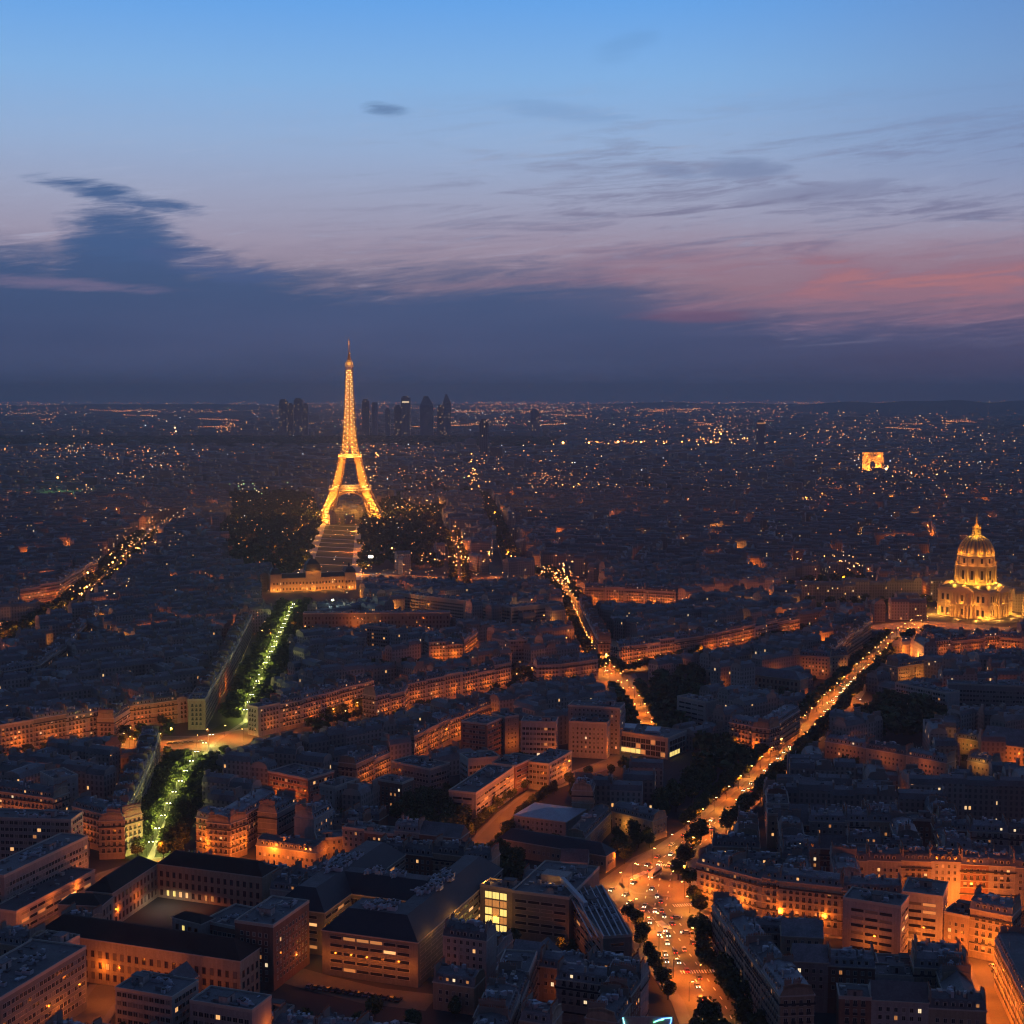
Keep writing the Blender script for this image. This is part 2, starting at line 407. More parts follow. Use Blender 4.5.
def dormer_mesh(pane):
    b = MB(); w = .75
    b.box(-w, w, -.05, 2.2, 0, 1.75, 0); b.frustum([(-w-.12, -.15), (w+.12, -.15), (w+.12, 2.2), (-w-.12, 2.2)], 1.75, [(-w*.5, -.1), (w*.5, -.1), (w*.5, 2.2), (-w*.5, 2.2)], 2.15, 1)
    b.face([(-.5, -.08, .3), (.5, -.08, .3), (.5, -.08, 1.6), (-.5, -.08, 1.6)], 2)
    return b.mesh('dormer', [M['trim'], M['zinc'], M[pane]])
DM = {k: dormer_mesh(p) for k, p in (('off', 'glass'), ('lit', 'lit'), ('dim', 'lit_dim'), ('yel', 'lit_yellow'), ('whi', 'lit_white'))}
def chimney_mesh(L):
    b = MB(); b.box(-.3, .3, -L/2, L/2, -4.5, 1.7, 0); b.box(-.4, .4, -L/2-.1, L/2+.1, 1.7, 1.85, 0)
    k = int(L/.62)
    for i in range(k):
        y = -L/2+.35+i*(L-.7)/max(k-1, 1)
        b.lathe([(.17, 1.85), (.13, 2.6)], 5, 0, y, 1)
    return b.mesh('chimney', [M['chimney'], M['pot']])
CM = [chimney_mesh(2.6), chimney_mesh(4.4), chimney_mesh(6.5)]
def skylight_mesh():
    b = MB(); b.box(-1.0, 1.0, -.6, .6, -.3, .25, 0); b.face([(-.85, -.45, .26), (.85, -.45, .26), (.85, .45, .26), (-.85, .45, .26)], 1)
    return b.mesh('skylight', [M['light_roof'], M['light_roof']])
SKY = skylight_mesh()
def plant_mesh():
    b = MB(); b.box(-2.2, 2.2, -1.3, 1.3, -.2, 1.6, 0); b.box(-1.8, -.4, -1, 1, 1.6, 2.1, 1); b.lathe([(.55, 1.6), (.55, 2.3), (.3, 2.5)], 8, 1.1, 0, 0); b.box(2.2, 4.6, -.3, .3, .2, .7, 0)
    return b.mesh('air_handler', [M['light_roof'], M['dark']])
PLANT = plant_mesh()
def hut_mesh():
    b = MB(); b.box(-2.6, 2.6, -1.8, 1.8, -.5, 2.6, 0); b.box(-2.8, 2.8, -2.0, 2.0, 2.6, 2.8, 1); b.box(-.5, .5, -1.86, -1.8, 0, 2.0, 2)
    return b.mesh('lift_housing', [M['plaster'], M['flat'], M['dark']])
HUT = hut_mesh()

def pick(lit, shut=True):
    r = random.random()
    if r < lit*.28: return 'lit'
    if r < lit*.42: return 'whi'
    if r < lit*1.3: return 'dim'
    if r > .78 and shut: return 'shut'
    return 'off'
NWIN = 0
def windows(root, c, A, B, h, style, lit=.04, minz=0.0, base=3.6, top=1.0, cols=None, only=None):
    """window parts along the wall A->B (outward normal on the right of A->B)"""
    global NWIN
    A = Vector(A[:2]); B = Vector(B[:2]); L = (B-A).length
    d = (B-A)/L; n = Vector((d.y, -d.x))
    mid = (A+B)/2
    if (Vector((0, 0))-mid).dot(n) < .06*mid.length: return
    sx, sz = SP_[style]; k = max(1, int((L-1.2)/sx)); off = (L-(k-1)*sx)/2
    rz = math.atan2(d.y, d.x)
    z = base; fl = 0
    while z + sz*.62 + top <= h+.6:
        if z+2 >= minz:
            for i in range(k):
                p = A + d*(off+i*sx)
                u, v = to_px(p.x, p.y, z+1)
                if -15 < u < 1040 and v < 1045:
                    kind = only(i, fl, k) if only else None
                    if kind is None: kind = pick(lit)
                    if kind == 'skip': continue
                    q = p + n*.02 - c
                    link('window', WM[style][kind], root, (q.x, q.y, z), rz); NWIN += 1
        z += sz; fl += 1

def ridge_roof(rb, wb, q, h, d1=1.35, r1=2.9, r2=1.1, m0=0, m1=0, clutter=0, fin=1):
    """mansard running the width of the house between two party walls; q[0]->q[1] is the front"""
    A, B, C_, D = [Vector(p[:2]) for p in q]
    ub = (D-A); dep = ub.length; ub /= dep; uc = (C_-B).normalized(); d1 = min(d1, dep*.25)
    prof = [(0, h), (d1, h+r1), (dep/2, h+r1+r2), (dep-d1, h+r1), (dep, h)]
    L = [(*(A+ub*t), z) for t, z in prof]; dr = (C_-B).length
    Rr = [(*(B+uc*(t*dr/dep)), z) for t, z in prof]
    for k in range(4): rb.face([L[k], Rr[k], Rr[k+1], L[k+1]] if True else None, m0 if k in (0, 3) else m1)
    wb.face([L[k] for k in (4, 3, 2, 1, 0)], 0); wb.face([Rr[k] for k in (0, 1, 2, 3, 4)], 0)
    e = (B-A).normalized(); w = (B-A).length
    for s_, O, u in ((1, A, ub), (-1, B, uc)):
        if not fin: break
        # the party wall stands a little above the roof
        for t0, t1, z0, z1 in ((d1*.8, dep/2, h+r1, h+r1+r2), (dep/2, dep-d1*.8, h+r1+r2, h+r1)):
            p = [O+u*t0, O+u*t1, O+u*t1+e*s_*.35, O+u*t0+e*s_*.35]
            i = len(wb.V); wb.V += [(*p[0], z0-1), (*p[1], z1-1), (*p[2], z1-1), (*p[3], z0-1), (*p[0], z0+.45), (*p[1], z1+.45), (*p[2], z1+.45), (*p[3], z0+.45)]
            for f in ((4, 5, 6, 7), (0, 1, 5, 4), (2, 3, 7, 6), (1, 2, 6, 5), (3, 0, 4, 7)): wb.F.append(tuple(i+k for k in f)); wb.m.append(0); wb.uv += [(0, 0)]*4
    for _ in range(clutter):
        s0, t0 = random.uniform(.08, .92), random.uniform(.16, .84)
        c = A+(B-A)*s0+ub*(dep*t0); z = h+r1+r2*(1-abs(t0-.5)/.5)
        a, b_ = random.uniform(.25, 1.1), random.uniform(.25, .9); hh = random.choice([.25, .3, .5, .9, 1.6, 2.0])
        if hh > 1.2: a *= .5; b_ *= .5
        rb.prism([tuple(c-e*a-ub*b_), tuple(c+e*a-ub*b_), tuple(c+e*a+ub*b_), tuple(c-e*a+ub*b_)], z-.6, z+hh, random.choice([1, 2, 3, 0]))  # vents and hatches; the pale ones stand in for roof glints

def compound(name, label, cat, wings, wall='stone', roofmat='zinc', win='haus', lit=.04, group=None, minz=0.0, chim=True, dorm=True, base=3.6, only=None, wtop=1.0, plants=True):
    c = Vector((0, 0)); n = 0
    for w in wings:
        for p in w['q']: c += Vector(p[:2]); n += 1
    c /= n
    root = empty(name, c.x, c.y); tag(root, label, cat, group)
    wb = MB(); rb = MB(); rm = [M[roofmat], M['flat'], M['trim'], M['light_roof']]
    for w in wings:
        q = [Vector(p[:2]) for p in w['q']]
        if sum(q[k-1].x*q[k].y-q[k].x*q[k-1].y for k in range(len(q))) < 0: q.reverse()
        occupy(q, 2)
        loc = [tuple(p-c) for p in q]; h = w['h']; kind = w.get('roof', 'mansard'); z0 = w.get('z0', 0)
        dmin = min((q[k]-q[k-1]).length for k in range(len(q)))
        ov = inset(loc, -.35)
        if kind == 'flat':
            wb.prism(loc, z0, h+.2, 0, top=False)
            wb.prism(inset(loc, -.12), h-.35, h+.9, 1, top=False)
            ins = inset(loc, .3); wb.frustum(list(inset(loc, -.12)), h+.9, ins, h+.9, 1, top=False); wb.frustum(ins, h+.9, ins, h+.25, 1, top=False)
            rb.prism(ins, h+.0, h+.26, 1)
            q0 = [Vector(p) for p in ins[:4]]
            if len(ins) == 4:
                for _ in range(int(dmin*.9)):
                    s0, t0 = random.uniform(.08, .92), random.uniform(.08, .92); cc = q0[0]+(q0[1]-q0[0])*s0+(q0[3]-q0[0])*t0*.99
                    e_ = (q0[1]-q0[0]).normalized(); u_ = (q0[3]-q0[0]).normalized(); a_, b_ = random.uniform(.2, 1.3), random.uniform(.2, 1.0)
                    rb.prism([tuple(cc-e_*a_-u_*b_), tuple(cc+e_*a_-u_*b_), tuple(cc+e_*a_+u_*b_), tuple(cc-e_*a_+u_*b_)], h+.2, h+random.choice([.45, .6, .9, 1.6]), random.choice([1, 2, 3, 0, 1]))  # roof boxes, some in pale sheet to imitate glints
        else:
            wb.prism(loc, z0, h, 0, top=False); wb.prism(ov, h-.45, h, 1, bottom=True)
            if h > 12 and win in ('haus', 'small', 'office'):
                zz = 3.0+SP_[win][1]
                while zz < h-4.5: wb.prism(inset(loc, -.13), zz+.05, zz+.3, 1 if win == 'haus' else 0, bottom=True); zz += SP_[win][1]
            if win == 'haus' and h > 12:
                wb.prism(inset(loc, -.18), 3.0, 3.3, 1, bottom=True)
                wb.prism(inset(loc, -.45), h-3.75, h-3.6, 1, bottom=True); wb.prism(inset(loc, -.43), h-3.59, h-2.8, 2, top=False)
                if h > 16: wb.prism(inset(loc, -.40), 6.25, 6.4, 1, bottom=True); wb.prism(inset(loc, -.38), 6.41, 7.1, 2, top=False)
            b0 = inset(loc, -.15)
            if kind == 'mansard':
                gl = [tuple(Vector(p[:2])-c) for p in w['q']]
                ridge_roof(rb, wb, gl, h+.01, m1=1 if random.random() < .35 else 0, clutter=int(dmin*1.1))
            elif kind == 'hip':
                r = w.get('rise', 4); i1 = inset(loc, dmin*.47); rb.frustum(b0, h+.01, i1, h+r, 0)
            elif kind == 'slope':
                i1 = inset(loc, w.get('ins', 8)); r = w.get('rise', 8)
                rb.frustum(b0, h+.01, i1, h+r, 0, top=False); rb.prism(i1, h+r-.2, h+r-.05, 1); 
            elif kind == 'gable':
                r = w.get('rise', 5); a, b_, c_, d_ = loc
                if (Vector(a)-Vector(b_)).length < (Vector(b_)-Vector(c_)).length: a, b_, c_, d_ = b_, c_, d_, a
                m1 = ((a[0]+d_[0])/2, (a[1]+d_[1])/2, h+r); m2 = ((b_[0]+c_[0])/2, (b_[1]+c_[1])/2, h+r)
                A3, B3, C3, D3 = (*a, h), (*b_, h), (*c_, h), (*d_, h)
                rb.face([A3, B3, m2, m1], 0); rb.face([C3, D3, m1, m2], 0); wb.face([D3, A3, m1], 0); wb.face([B3, C3, m2], 0)
        fr = w.get('f', (0,))
        # quads keep their given order, so re-find the named edges after any reversal
        gq = [Vector(p[:2]) for p in w['q']]
        for e in fr:
            a, b_ = gq[e], gq[(e+1) % len(gq)]
            mid = (a+b_)/2; dd = (b_-a); nn = Vector((dd.y, -dd.x)); cen = sum(gq, Vector((0, 0)))/len(gq)
            if nn.dot(mid-cen) < 0: a, b_ = b_, a
            windows(root, c, a, b_, h, w.get('win', win), w.get('lit', lit), w.get('minz', minz), w.get('base', base), wtop, only=w.get('only', only))
            if kind == 'mansard' and dorm:
                L = (b_-a).length; d = (b_-a)/L; nn = Vector((d.y, -d.x))
                if (-mid).dot(nn) > .06*mid.length:
                    k = max(1, int((L-2)/2.75)); o0 = (L-(k-1)*2.75)/2
                    for i in range(k):
                        p = a + d*(o0+i*2.75) - nn*.45 - c
                        link('dormer', DM[pick(lit*1.3, False)], root, (p.x, p.y, h+.35), math.atan2(d.y, d.x))
        if kind == 'mansard' and chim:
            for e in (1, 3):
                a, b_ = gq[e], gq[(e+1) % 4]; L = (b_-a).length; d = (b_-a)/L
                for t in ((.22, .5, .78) if L > 9 else (.5,)):
                    if random.random() < .75:
                        p = a + d*(L*t); cen = sum(gq, Vector((0, 0)))/4; p = p + (cen-p).normalized()*.6 - c
                        link('chimney', random.choice(CM[:2]), root, (p.x, p.y, h+3.6+random.uniform(-.3, 1.0)), math.atan2(d.y, d.x)-math.pi/2)
        if kind in ('mansard', 'gable'):
            for _ in range(random.randint(2, 5)):
                cen = sum(gq, Vector((0, 0)))/4-c
                zz = h+4.55
                if kind == 'mansard': link('skylight', SKY, root, (cen.x+random.uniform(-3.5, 3.5), cen.y+random.uniform(-1.6, 1.6), zz-.2), random.uniform(0, 3), scale=(random.uniform(.4, 1.3), random.uniform(.5, 1.6), random.uniform(.8, 4)))
        if kind in ('flat', 'slope') and plants:
            a, b_, c_, d_ = gq[:4]; area = (b_-a).length*(d_-a).length
            zt = h+.35 if kind == 'flat' else h+w.get('rise', 8)+.05
            m_ = .18 if kind == 'flat' else .34
            for i in range(int(min(26, area/(75 if kind == 'slope' else 95)))):
                s, t = random.uniform(m_, 1-m_), random.uniform(m_, 1-m_)
                p = a + (b_-a)*s + (d_-a)*t - c; dd = b_-a
                big = (i == 0 and kind == 'flat')
                link('lift_housing' if big else 'air_handler', HUT if big else PLANT, root, (p.x, p.y, zt), math.atan2(dd.y, dd.x)+(random.randint(0, 1)*math.pi/2), scale=None if big else (random.uniform(.5, 1), random.uniform(.5, 1), random.uniform(.6, 1)))
    wb.obj('wall', [M[wall], M['trim'], M['dark']], root, uv=True)
    rb.obj('roof', rm, root)
    return root

def box_quad(A, B, depth, toward=False):
    """front edge A->B plus depth away from the camera"""
    A = Vector(A[:2]); B = Vector(B[:2]); d = (B-A).normalized(); n = Vector((-d.y, d.x))
    if n.dot((A+B)/2) < 0: n = -n
    if toward: n = -n
    return [A, B, B+n*depth, A+n*depth]

# ------------------------------------------------------------------ lights
LIGHTS = {}
def light(col, power, x, y, z, parent=None, name='lamp_light', size=.35, spot=0):
    key = (col, power, size, spot)
    if key not in LIGHTS:
        l = bpy.data.lights.new('lamp_light', 'SPOT' if spot else 'POINT')
        if spot: l.spot_size = R(spot); l.spot_blend = .35
        l.color = col; l.energy = power; l.shadow_soft_size = size; LIGHTS[key] = l
    o = bpy.data.objects.new(name, LIGHTS[key]); COL.objects.link(o); o.location = (x, y, z)
    if parent is not None: o.parent = parent
    return o
SOD = (1.0, .20, .016)        # sodium street light
SODY = (1.0, .33, .045)
GOLD = (1.0, .40, .05)
GREENW = (1.0, .95, .22)
WHITE = (1.0, .85, .6)
random.seed(101)
def lamp_meshes():
    p = MB(); p.lathe([(.14, 0), (.1, 1), (.07, 7.6)], 6, cap=True); p.beam((0, 0, 7.55), (1.1, 0, 8.0), .1)
    h = MB(); h.box(.8, 1.7, -.2, .2, 7.95, 8.15); g = MB(); g.box(.85, 1.65, -.17, .17, 7.8, 7.949)
    return p.mesh('pole', [M['dark']]), h.mesh('lamp_head', [M['dark']]), g.mesh('lamp_glass', [M['lamp']]), g.mesh('lamp_glass', [M['lamp_white']])
POLE, HEAD, LGLASS, LGLASSW = lamp_meshes()
LAMPS = []
PK = 3.1
def street_lamp(x, y, rz, where, col=SOD, power=1500, glass=None, k=None):
    power = round(power*(PK if k is None else k))
    if k is None and col == SOD and len(LAMPS) % 3 == 0: col = SODY
    if len(LAMPS) >= 290:
        light(col, power, x, y, 8.0, spot=158 if k is None else 0); return
    r = empty('street_lamp', x, y, 0, rz); LAMPS.append((r, where))
    link('pole', POLE, r); hd = link('lamp_head', HEAD, r); link('lamp_glass', glass or LGLASS, hd)
    light(col, power, 1.25, 0, 7.6 if k is None else 6.0, r, spot=158 if k is None else 0)

# ------------------------------------------------------------------ ground, roads
g = MB(); RG = 30000.0
g.V = [(RG*math.cos(2*math.pi*k/96), RG*math.sin(2*math.pi*k/96), 0) for k in range(96)]; g.F = [tuple(range(96))]; g.m = [0]; g.uv = [(0, 0)]*96
tag(g.obj('ground', [M['ground']]), kind='structure')
hb = MB()
def ridge(u0, u1, D, hmax, seed, n=60):
    rnd = random.Random(seed)
    ph = [rnd.uniform(0, 6) for _ in range(4)]
    pts = []
    for k in range(n+1):
        t = k/n; u = u0+(u1-u0)*t; x = (u-512)/1500*D
        env = math.sin(math.pi*min(1, max(0, t)))**.5
        z = hmax*env*(.8+.1*math.sin(9*t+ph[0])+.06*math.sin(23*t+ph[1])+.04*math.sin(51*t+ph[2]))
        pts.append((x, D+400*math.sin(5*t+ph[3]), z))
    for k in range(n):
        a, b = pts[k], pts[k+1]
        hb.face([(a[0]*.92, a[1]-2600, 0), (b[0]*.92, b[1]-2600, 0), b, a]); hb.face([a, b, (b[0]*1.1, b[1]+2600, 0), (a[0]*1.1, a[1]+2600, 0)])
ridge(780, 1180, 17000, 190, 1); ridge(560, 860, 21000, 110, 2); ridge(-120, 330, 20000, 90, 3)
tag(hb.obj('hills', [M['ground']]), kind='structure')

RZ = [0.05]
def ribbon(name, pts, hw, material, z=None, pave=0.0, occ=True, pz=.16, prot=0):
    if z is None: RZ[0] += .006; z = RZ[0]
    pts = [Vector(p[:2]) for p in pts]
    def off(k, s):
        a = pts[max(k-1, 0)]; b = pts[min(k+1, len(pts)-1)]; d = (b-a).normalized()
        return pts[k] + Vector((-d.y, d.x))*s
    b = MB()
    hws = hw if isinstance(hw, (list, tuple)) else [hw]*len(pts)
    for k in range(len(pts)-1):
        q = [off(k, -hws[k]), off(k+1, -hws[k+1]), off(k+1, hws[k+1]), off(k, hws[k])]
        b.face([(*p, z) for p in q]); 
    o = b.obj(name, [material]); tag(o, kind='structure')
    if pave:
        pb = MB()
        for s in (-1, 1):
            for k in range(len(pts)-1):
                q = ccw([tuple(off(k, s*hws[k])), tuple(off(k+1, s*hws[k+1])), tuple(off(k+1, s*(hws[k+1]+pave))), tuple(off(k, s*(hws[k]+pave)))])
                pb.prism(q, .001, pz)
        tag(pb.obj('pavement', [M['pave']]), kind='structure')
    if prot:
        for k in range(len(pts)-1):
            qs = [off(k, -hws[k]*prot), off(k+1, -hws[k+1]*prot), off(k+1, hws[k+1]*prot), off(k, hws[k]*prot)]
            protect([to_px(p.x, p.y, 0) for p in qs], min(p.length for p in qs))
    if occ:
        for k in range(len(pts)-1):
            w0 = max(hws[k], hws[k+1]) + pave
            for q in corridor([pts[k], pts[k+1]], w0): occupy(q)
    return pts
def along(pts, step, start=0.0):
    """points every step metres with heading"""
    out = []; need = start
    for a, b in zip(pts, pts[1:]):
        L = (b-a).length; d = (b-a)/L
        while need <= L:
            out.append((a+d*need, d)); need += step
        need -= L
    return out
def lamps_along(pts, step, side, where, start=5, **kw):
    for i, (p, d) in enumerate(along(pts, step, start)):
        for s in (-1, 1):
            if side == 0 and (i + (s > 0)) % 2: continue
            if side != 0:
                n = Vector((-d.y, d.x))*s*abs(side); q = p+n
            else: n = Vector((-d.y, d.x))*s*.01; q = p
            street_lamp(q.x, q.y, math.atan2(-n.y, -n.x), where, **kw)
TREES = []          # x, y, scale, variety, where
def trees_along(pts, step, off, where, sc=1.0, start=2.0, jitter=1.0, var=None):
    for p, d in along(pts, step, start):
        for s in ([-1, 1] if not isinstance(off, tuple) else [1]):
            o_ = off if not isinstance(off, tuple) else off[0]
            q = p + Vector((-d.y, d.x))*s*o_ + Vector((random.uniform(-jitter, jitter), random.uniform(-jitter, jitter)))
            TREES.append((q.x, q.y, sc*random.uniform(.8, 1.15), var, where))

PZ = np.zeros((1100, 1060), dtype=np.float32)
def protect(poly, D):
    """filler buildings nearer than D keep their tops out of this pixel polygon"""
    xs = [p[0]+18 for p in poly]; ys = [p[1] for p in poly]
    i0, i1, j0, j1 = max(0, int(min(xs))), min(1060, int(max(xs))+1), max(0, int(min(ys))), min(1100, int(max(ys))+1)
    if i1 <= i0 or j1 <= j0: return
    X, Y = np.meshgrid(np.arange(i0, i1)+.5, np.arange(j0, j1)+.5); ins = np.zeros(X.shape, bool)
    for k in range(len(poly)):
        x1, y1, x2, y2 = xs[k-1], ys[k-1], xs[k], ys[k]
        ins ^= ((y1 > Y) != (y2 > Y)) & (X < (x2-x1)*(Y-y1)/(y2-y1+1e-9)+x1)
    v = PZ[j0:j1, i0:i1]; v[ins] = np.maximum(v[ins], D)
def protect_wall(a, b, h, low=.3):
    D = min(a.length, b.length)-4
    protect([to_px(a.x, a.y, h+3), to_px(b.x, b.y, h+3), to_px(b.x, b.y, h*low), to_px(a.x, a.y, h*low)], D)
def hides(q, h):
    """fraction of this block's silhouette that would stand before something protected"""
    top = [to_px(p[0], p[1], h+4.5) for p in q]; bot = [to_px(p[0], p[1], 2) for p in q]
    us = [p[0]+18 for p in top+bot]; D = min(math.hypot(p[0], p[1]) for p in q)
    u0, u1 = int(max(0, min(us)+1)), int(min(1059, max(us)-1)); v0 = int(max(0, min(p[1] for p in top)+1)); v1 = int(min(1099, max(p[1] for p in bot)))
    if u1 <= u0 or v1 <= v0: return 0
    r = PZ[v0:v1, u0:u1]; return float((r > D+6).mean())
PX = lambda L: [P(u, v) for u, v in L]
# the wide boulevard climbing from the junction at the bottom to the golden dome
blvd = PX([(752, 1060), (722, 1000), (690, 955), (655, 905), (662, 868), (705, 832), (750, 790), (797, 745), (835, 702), (868, 668), (900, 638), (925, 622)])
ribbon('road', blvd, [16, 15, 17, 18, 12, 8, 7, 7, 12, 6, 6, 9], M['asphalt'], pave=5, prot=.9)
jun = [(598, 882), (632, 858), (660, 845), (700, 850), (708, 900), (712, 940), (722, 1000), (690, 990), (660, 950)]
jb = MB(); jp = ccw([tuple(P(u, v)) for u, v in jun]); jb.face([(*p, .045) for p in jp]); tag(jb.obj('road', [M['asphalt']]), kind='structure'); occupy(jp); protect(jun, 900)
# the street that joins the junction from the left below
ribbon('road', PX([(665, 905), (620, 900), (598, 888)]), 11, M['asphalt'], pave=2)
# side street to the right of the junction
ribbon('road', PX([(690, 930), (705, 935), (760, 928)]), 6, M['asphalt'], pave=1.5)
saxe = PX([(150, 860), (172, 810), (196, 765), (215, 742), (245, 722), (262, 680), (280, 640), (295, 608)])
ribbon('grass_strip', saxe, 14.5, M['grass'], prot=.6)
ribbon('gravel_path', saxe, 1.6, M['pave'], z=.31)
place_l = PX([(120, 742), (165, 742), (210, 744), (262, 732), (300, 730), (335, 722), (385, 708), (450, 694), (520, 681), (575, 672)])
ribbon('road', place_l, [6, 14, 22, 14, 8, 7, 7, 7, 7, 7], M['asphalt'], pave=3.5, prot=.6)
stg = PX([(-20, 778), (60, 762), (112, 752), (165, 745)])
ribbon('road', stg, 6.5, M['asphalt'], pave=3)
villars = PX([(650, 745), (640, 715), (624, 692), (608, 674), (590, 640), (574, 606), (558, 584), (540, 572)])
ribbon('road', villars, [6, 6, 8, 15, 5.5, 5.5, 7, 12], M['asphalt'], pave=8, prot=.9)
lowend = PX([(608, 674), (650, 664), (700, 653), (770, 640), (830, 634)])
ribbon('road', lowend, 8, M['asphalt'], pave=6)
fonten = PX([(360, 575), (420, 577), (480, 579), (540, 574), (600, 590)])
ribbon('road', fonten, [8, 8, 12, 14, 6], M['asphalt'], pave=4, prot=.9)
offst = PX([(462, 858), (487, 840), (510, 814), (542, 789), (585, 772), (615, 762), (650, 740)])
ribbon('road', offst, [5, 6, 5, 5, 5, 6, 7], M['asphalt'], pave=2.5)
brst = PX([(1018, 1050), (1000, 1000), (985, 962), (974, 940), (968, 915)])
ribbon('road', brst, 6.2, M['asphalt'], pave=2.2, prot=.9)
jrow = PX([(700, 905), (775, 926), (840, 934), (900, 940), (970, 945), (1040, 938)])
ribbon('road', jrow, 4.5, M['asphalt'], pave=2)
b1st = PX([(0, 955), (22, 938), (70, 905), (110, 875), (150, 862), (200, 860), (262, 868), (330, 866)])
ribbon('road', b1st, 5.2, M['asphalt'], pave=2)
b3st = PX([(60, 1060), (92, 1012), (112, 985)])
ribbon('road', b3st, 6, M['asphalt'], pave=3)
court = PX([(290, 975), (322, 984), (372, 996), (432, 1003)])
ribbon('road', court, 8, M['asphalt'], pave=0, prot=.9)
placeinv = PX([(870, 628), (925, 624), (1010, 630)])
ribbon('road', placeinv, [10, 22, 14], M['pave'], pave=3, prot=.9)
tourv = PX([(700, 610), (800, 600), (900, 592), (1010, 590)])
ribbon('road', tourv, 8, M['asphalt'], pave=4)
bret = PX([(-20, 655), (40, 630), (80, 604), (108, 578), (128, 556), (150, 535), (178, 519)])
ribbon('road', bret, 7, M['asphalt'], pave=14)
bj = PX([(825, 695), (860, 706), (905, 702)])
ribbon('road', bj, [16, 10, 6], M['asphalt'], pave=2, prot=.9)
bourd = PX([(462, 600), (458, 560), (452, 535)]); ribbon('road', bourd, 8, M['asphalt'], pave=4)
rapp = PX([(515, 572), (495, 520), (480, 492), (472, 474)]); ribbon('road', rapp, 5, M['ground'], pave=8)
# esplanade of the iron tower: lawn strip with cross paths
CMA = PX([(336, 586), (345, 520)])
lb = MB()
cm = ccw([tuple(P(*q)) for q in [(303, 578), (356, 580), (360, 526), (322, 524)]])
lb.face([(*p, .05) for p in cm]); tag(lb.obj('lawn', [M['grass']]), kind='structure'); occupy(cm)
def lerp(a, b, t): return (a[0]+(b[0]-a[0])*t, a[1]+(b[1]-a[1])*t)
lsl, lsr = [P(303, 578), P(322, 524)], [P(356, 580), P(360, 526)]
for t in (.06, .2, .32, .42, .5, .58, .66, .76, .86, .97):
    ribbon('gravel_path', [Vector(lerp(lsl[0], lsl[1], t)), Vector(lerp(lsr[0], lsr[1], t))], 4.0, M['gravel'], occ=False)
for e in (lsl, lsr): ribbon('gravel_path', e, 7, M['gravel'], occ=False)

# markings on the junction
def marks(pts, off, dash=3.0, gap=6.0, w=.22):
    b = MB()
    for p, d in along(pts, dash+gap, 0):
        n = Vector((-d.y, d.x)); c = p+n*off
        q = [c-d*dash/2-n*w, c+d*dash/2-n*w, c+d*dash/2+n*w, c-d*dash/2+n*w]
        b.face([(*t, .21) for t in q])
    tag(b.obj('lane_markings', [M['paint']]), kind='structure')
for o_ in (-5, 0, 5): marks(blvd[:6], o_)
marks(blvd[5:], -.2)
cb = MB()
for (u, v, ang, n_, L) in [(690, 905, .2, 14, 3.5), (640, 875, .9, 12, 3.5), (668, 866, -.3, 10, 3.5), (700, 972, .1, 14, 3.5), (663, 925, 1.9, 10, 3.5), (705, 918, 1.4, 8, 3.5)]:
    c0 = P(u, v); d = Vector((math.cos(ang), math.sin(ang))); n = Vector((-d.y, d.x))
    for i in range(n_):
        c = c0 + d*(i-n_/2)*1.1
        cb.face([(*t, .215) for t in (c-d*.28-n*L/2, c+d*.28-n*L/2, c+d*.28+n*L/2, c-d*.28+n*L/2)])
tag(cb.obj('zebra_crossing', [M['paint']]), kind='structure')

# lamps and trees of the avenues
A1 = 'beside the wide boulevard'
lamps_along(blvd[:5], 24, 13, 'at the wide orange junction', power=4600)
lamps_along(blvd[4:9], 26, 7, 'on the boulevard above the wide junction', power=4300)
lamps_along(blvd[8:], 30, 6, 'on the boulevard above the upper crossing', power=3600)
for (u, v) in [(640, 880), (672, 888), (655, 930), (690, 945), (705, 905), (622, 888), (700, 985)]:
    q = P(u, v); street_lamp(q.x, q.y, random.uniform(0, 6), 'inside the wide orange junction', power=4200)
trees_along(blvd[5:9], 8.5, 11.5, 'on the boulevard', 1.0)
trees_along(blvd[8:11], 9, 10.5, 'on the upper boulevard', 1.0)
for u, v, s in [(685, 868, 1.1), (692, 852, 1.2), (700, 842, 1.2), (678, 880, 1.0), (690, 888, 1.0), (702, 952, 1.2), (698, 940, 1.1), (704, 965, 1.0), (708, 975, .9), (722, 988, 1.2), (728, 1000, 1.2), (735, 1008, 1.0), (748, 1012, 1.1), (708, 1035, 1.2), (700, 1050, 1.2), (716, 1052, 1.2), (722, 1062, 1.2),
                (636, 930, .8), (642, 940, .8), (650, 962, .8), (656, 975, .8), (662, 988, .9), (668, 1000, .8), (628, 922, .7), (694, 905, .9), (700, 915, .9), (742, 1030, 1.1), (760, 1040, 1.1), (640, 948, .7)]:
    q = P(u, v); TREES.append((q.x, q.y, s, None, 'by the wide junction'))
lamps_along(saxe[:4], 24, 2.2, 'among the trees below the roundabout', col=GREENW, power=5500, k=1.0, glass=LGLASSW)
lamps_along(saxe[4:], 27, 2.2, 'among the trees of the green lit avenue', col=GREENW, power=5500, k=1.0, glass=LGLASSW)
trees_along(saxe[:3], 8, 6.6, 'below the roundabout', 1.0, jitter=1); trees_along(saxe[:3], 9, 13.5, 'below the roundabout', 1.1)
trees_along(saxe[4:], 8, 7, 'on the green lit avenue', 1.0, jitter=1); trees_along(saxe[4:], 9, 14, 'on the green lit avenue', 1.05)
lamps_along(place_l[:5], 26, 10, 'around the roundabout', power=5200)
lamps_along(place_l[5:], 27, 7, 'on the street in front of the long pink facades', k=1, power=3000)
trees_along(place_l[4:], 8.5, 8.5, 'along the street of pink facades', .85)
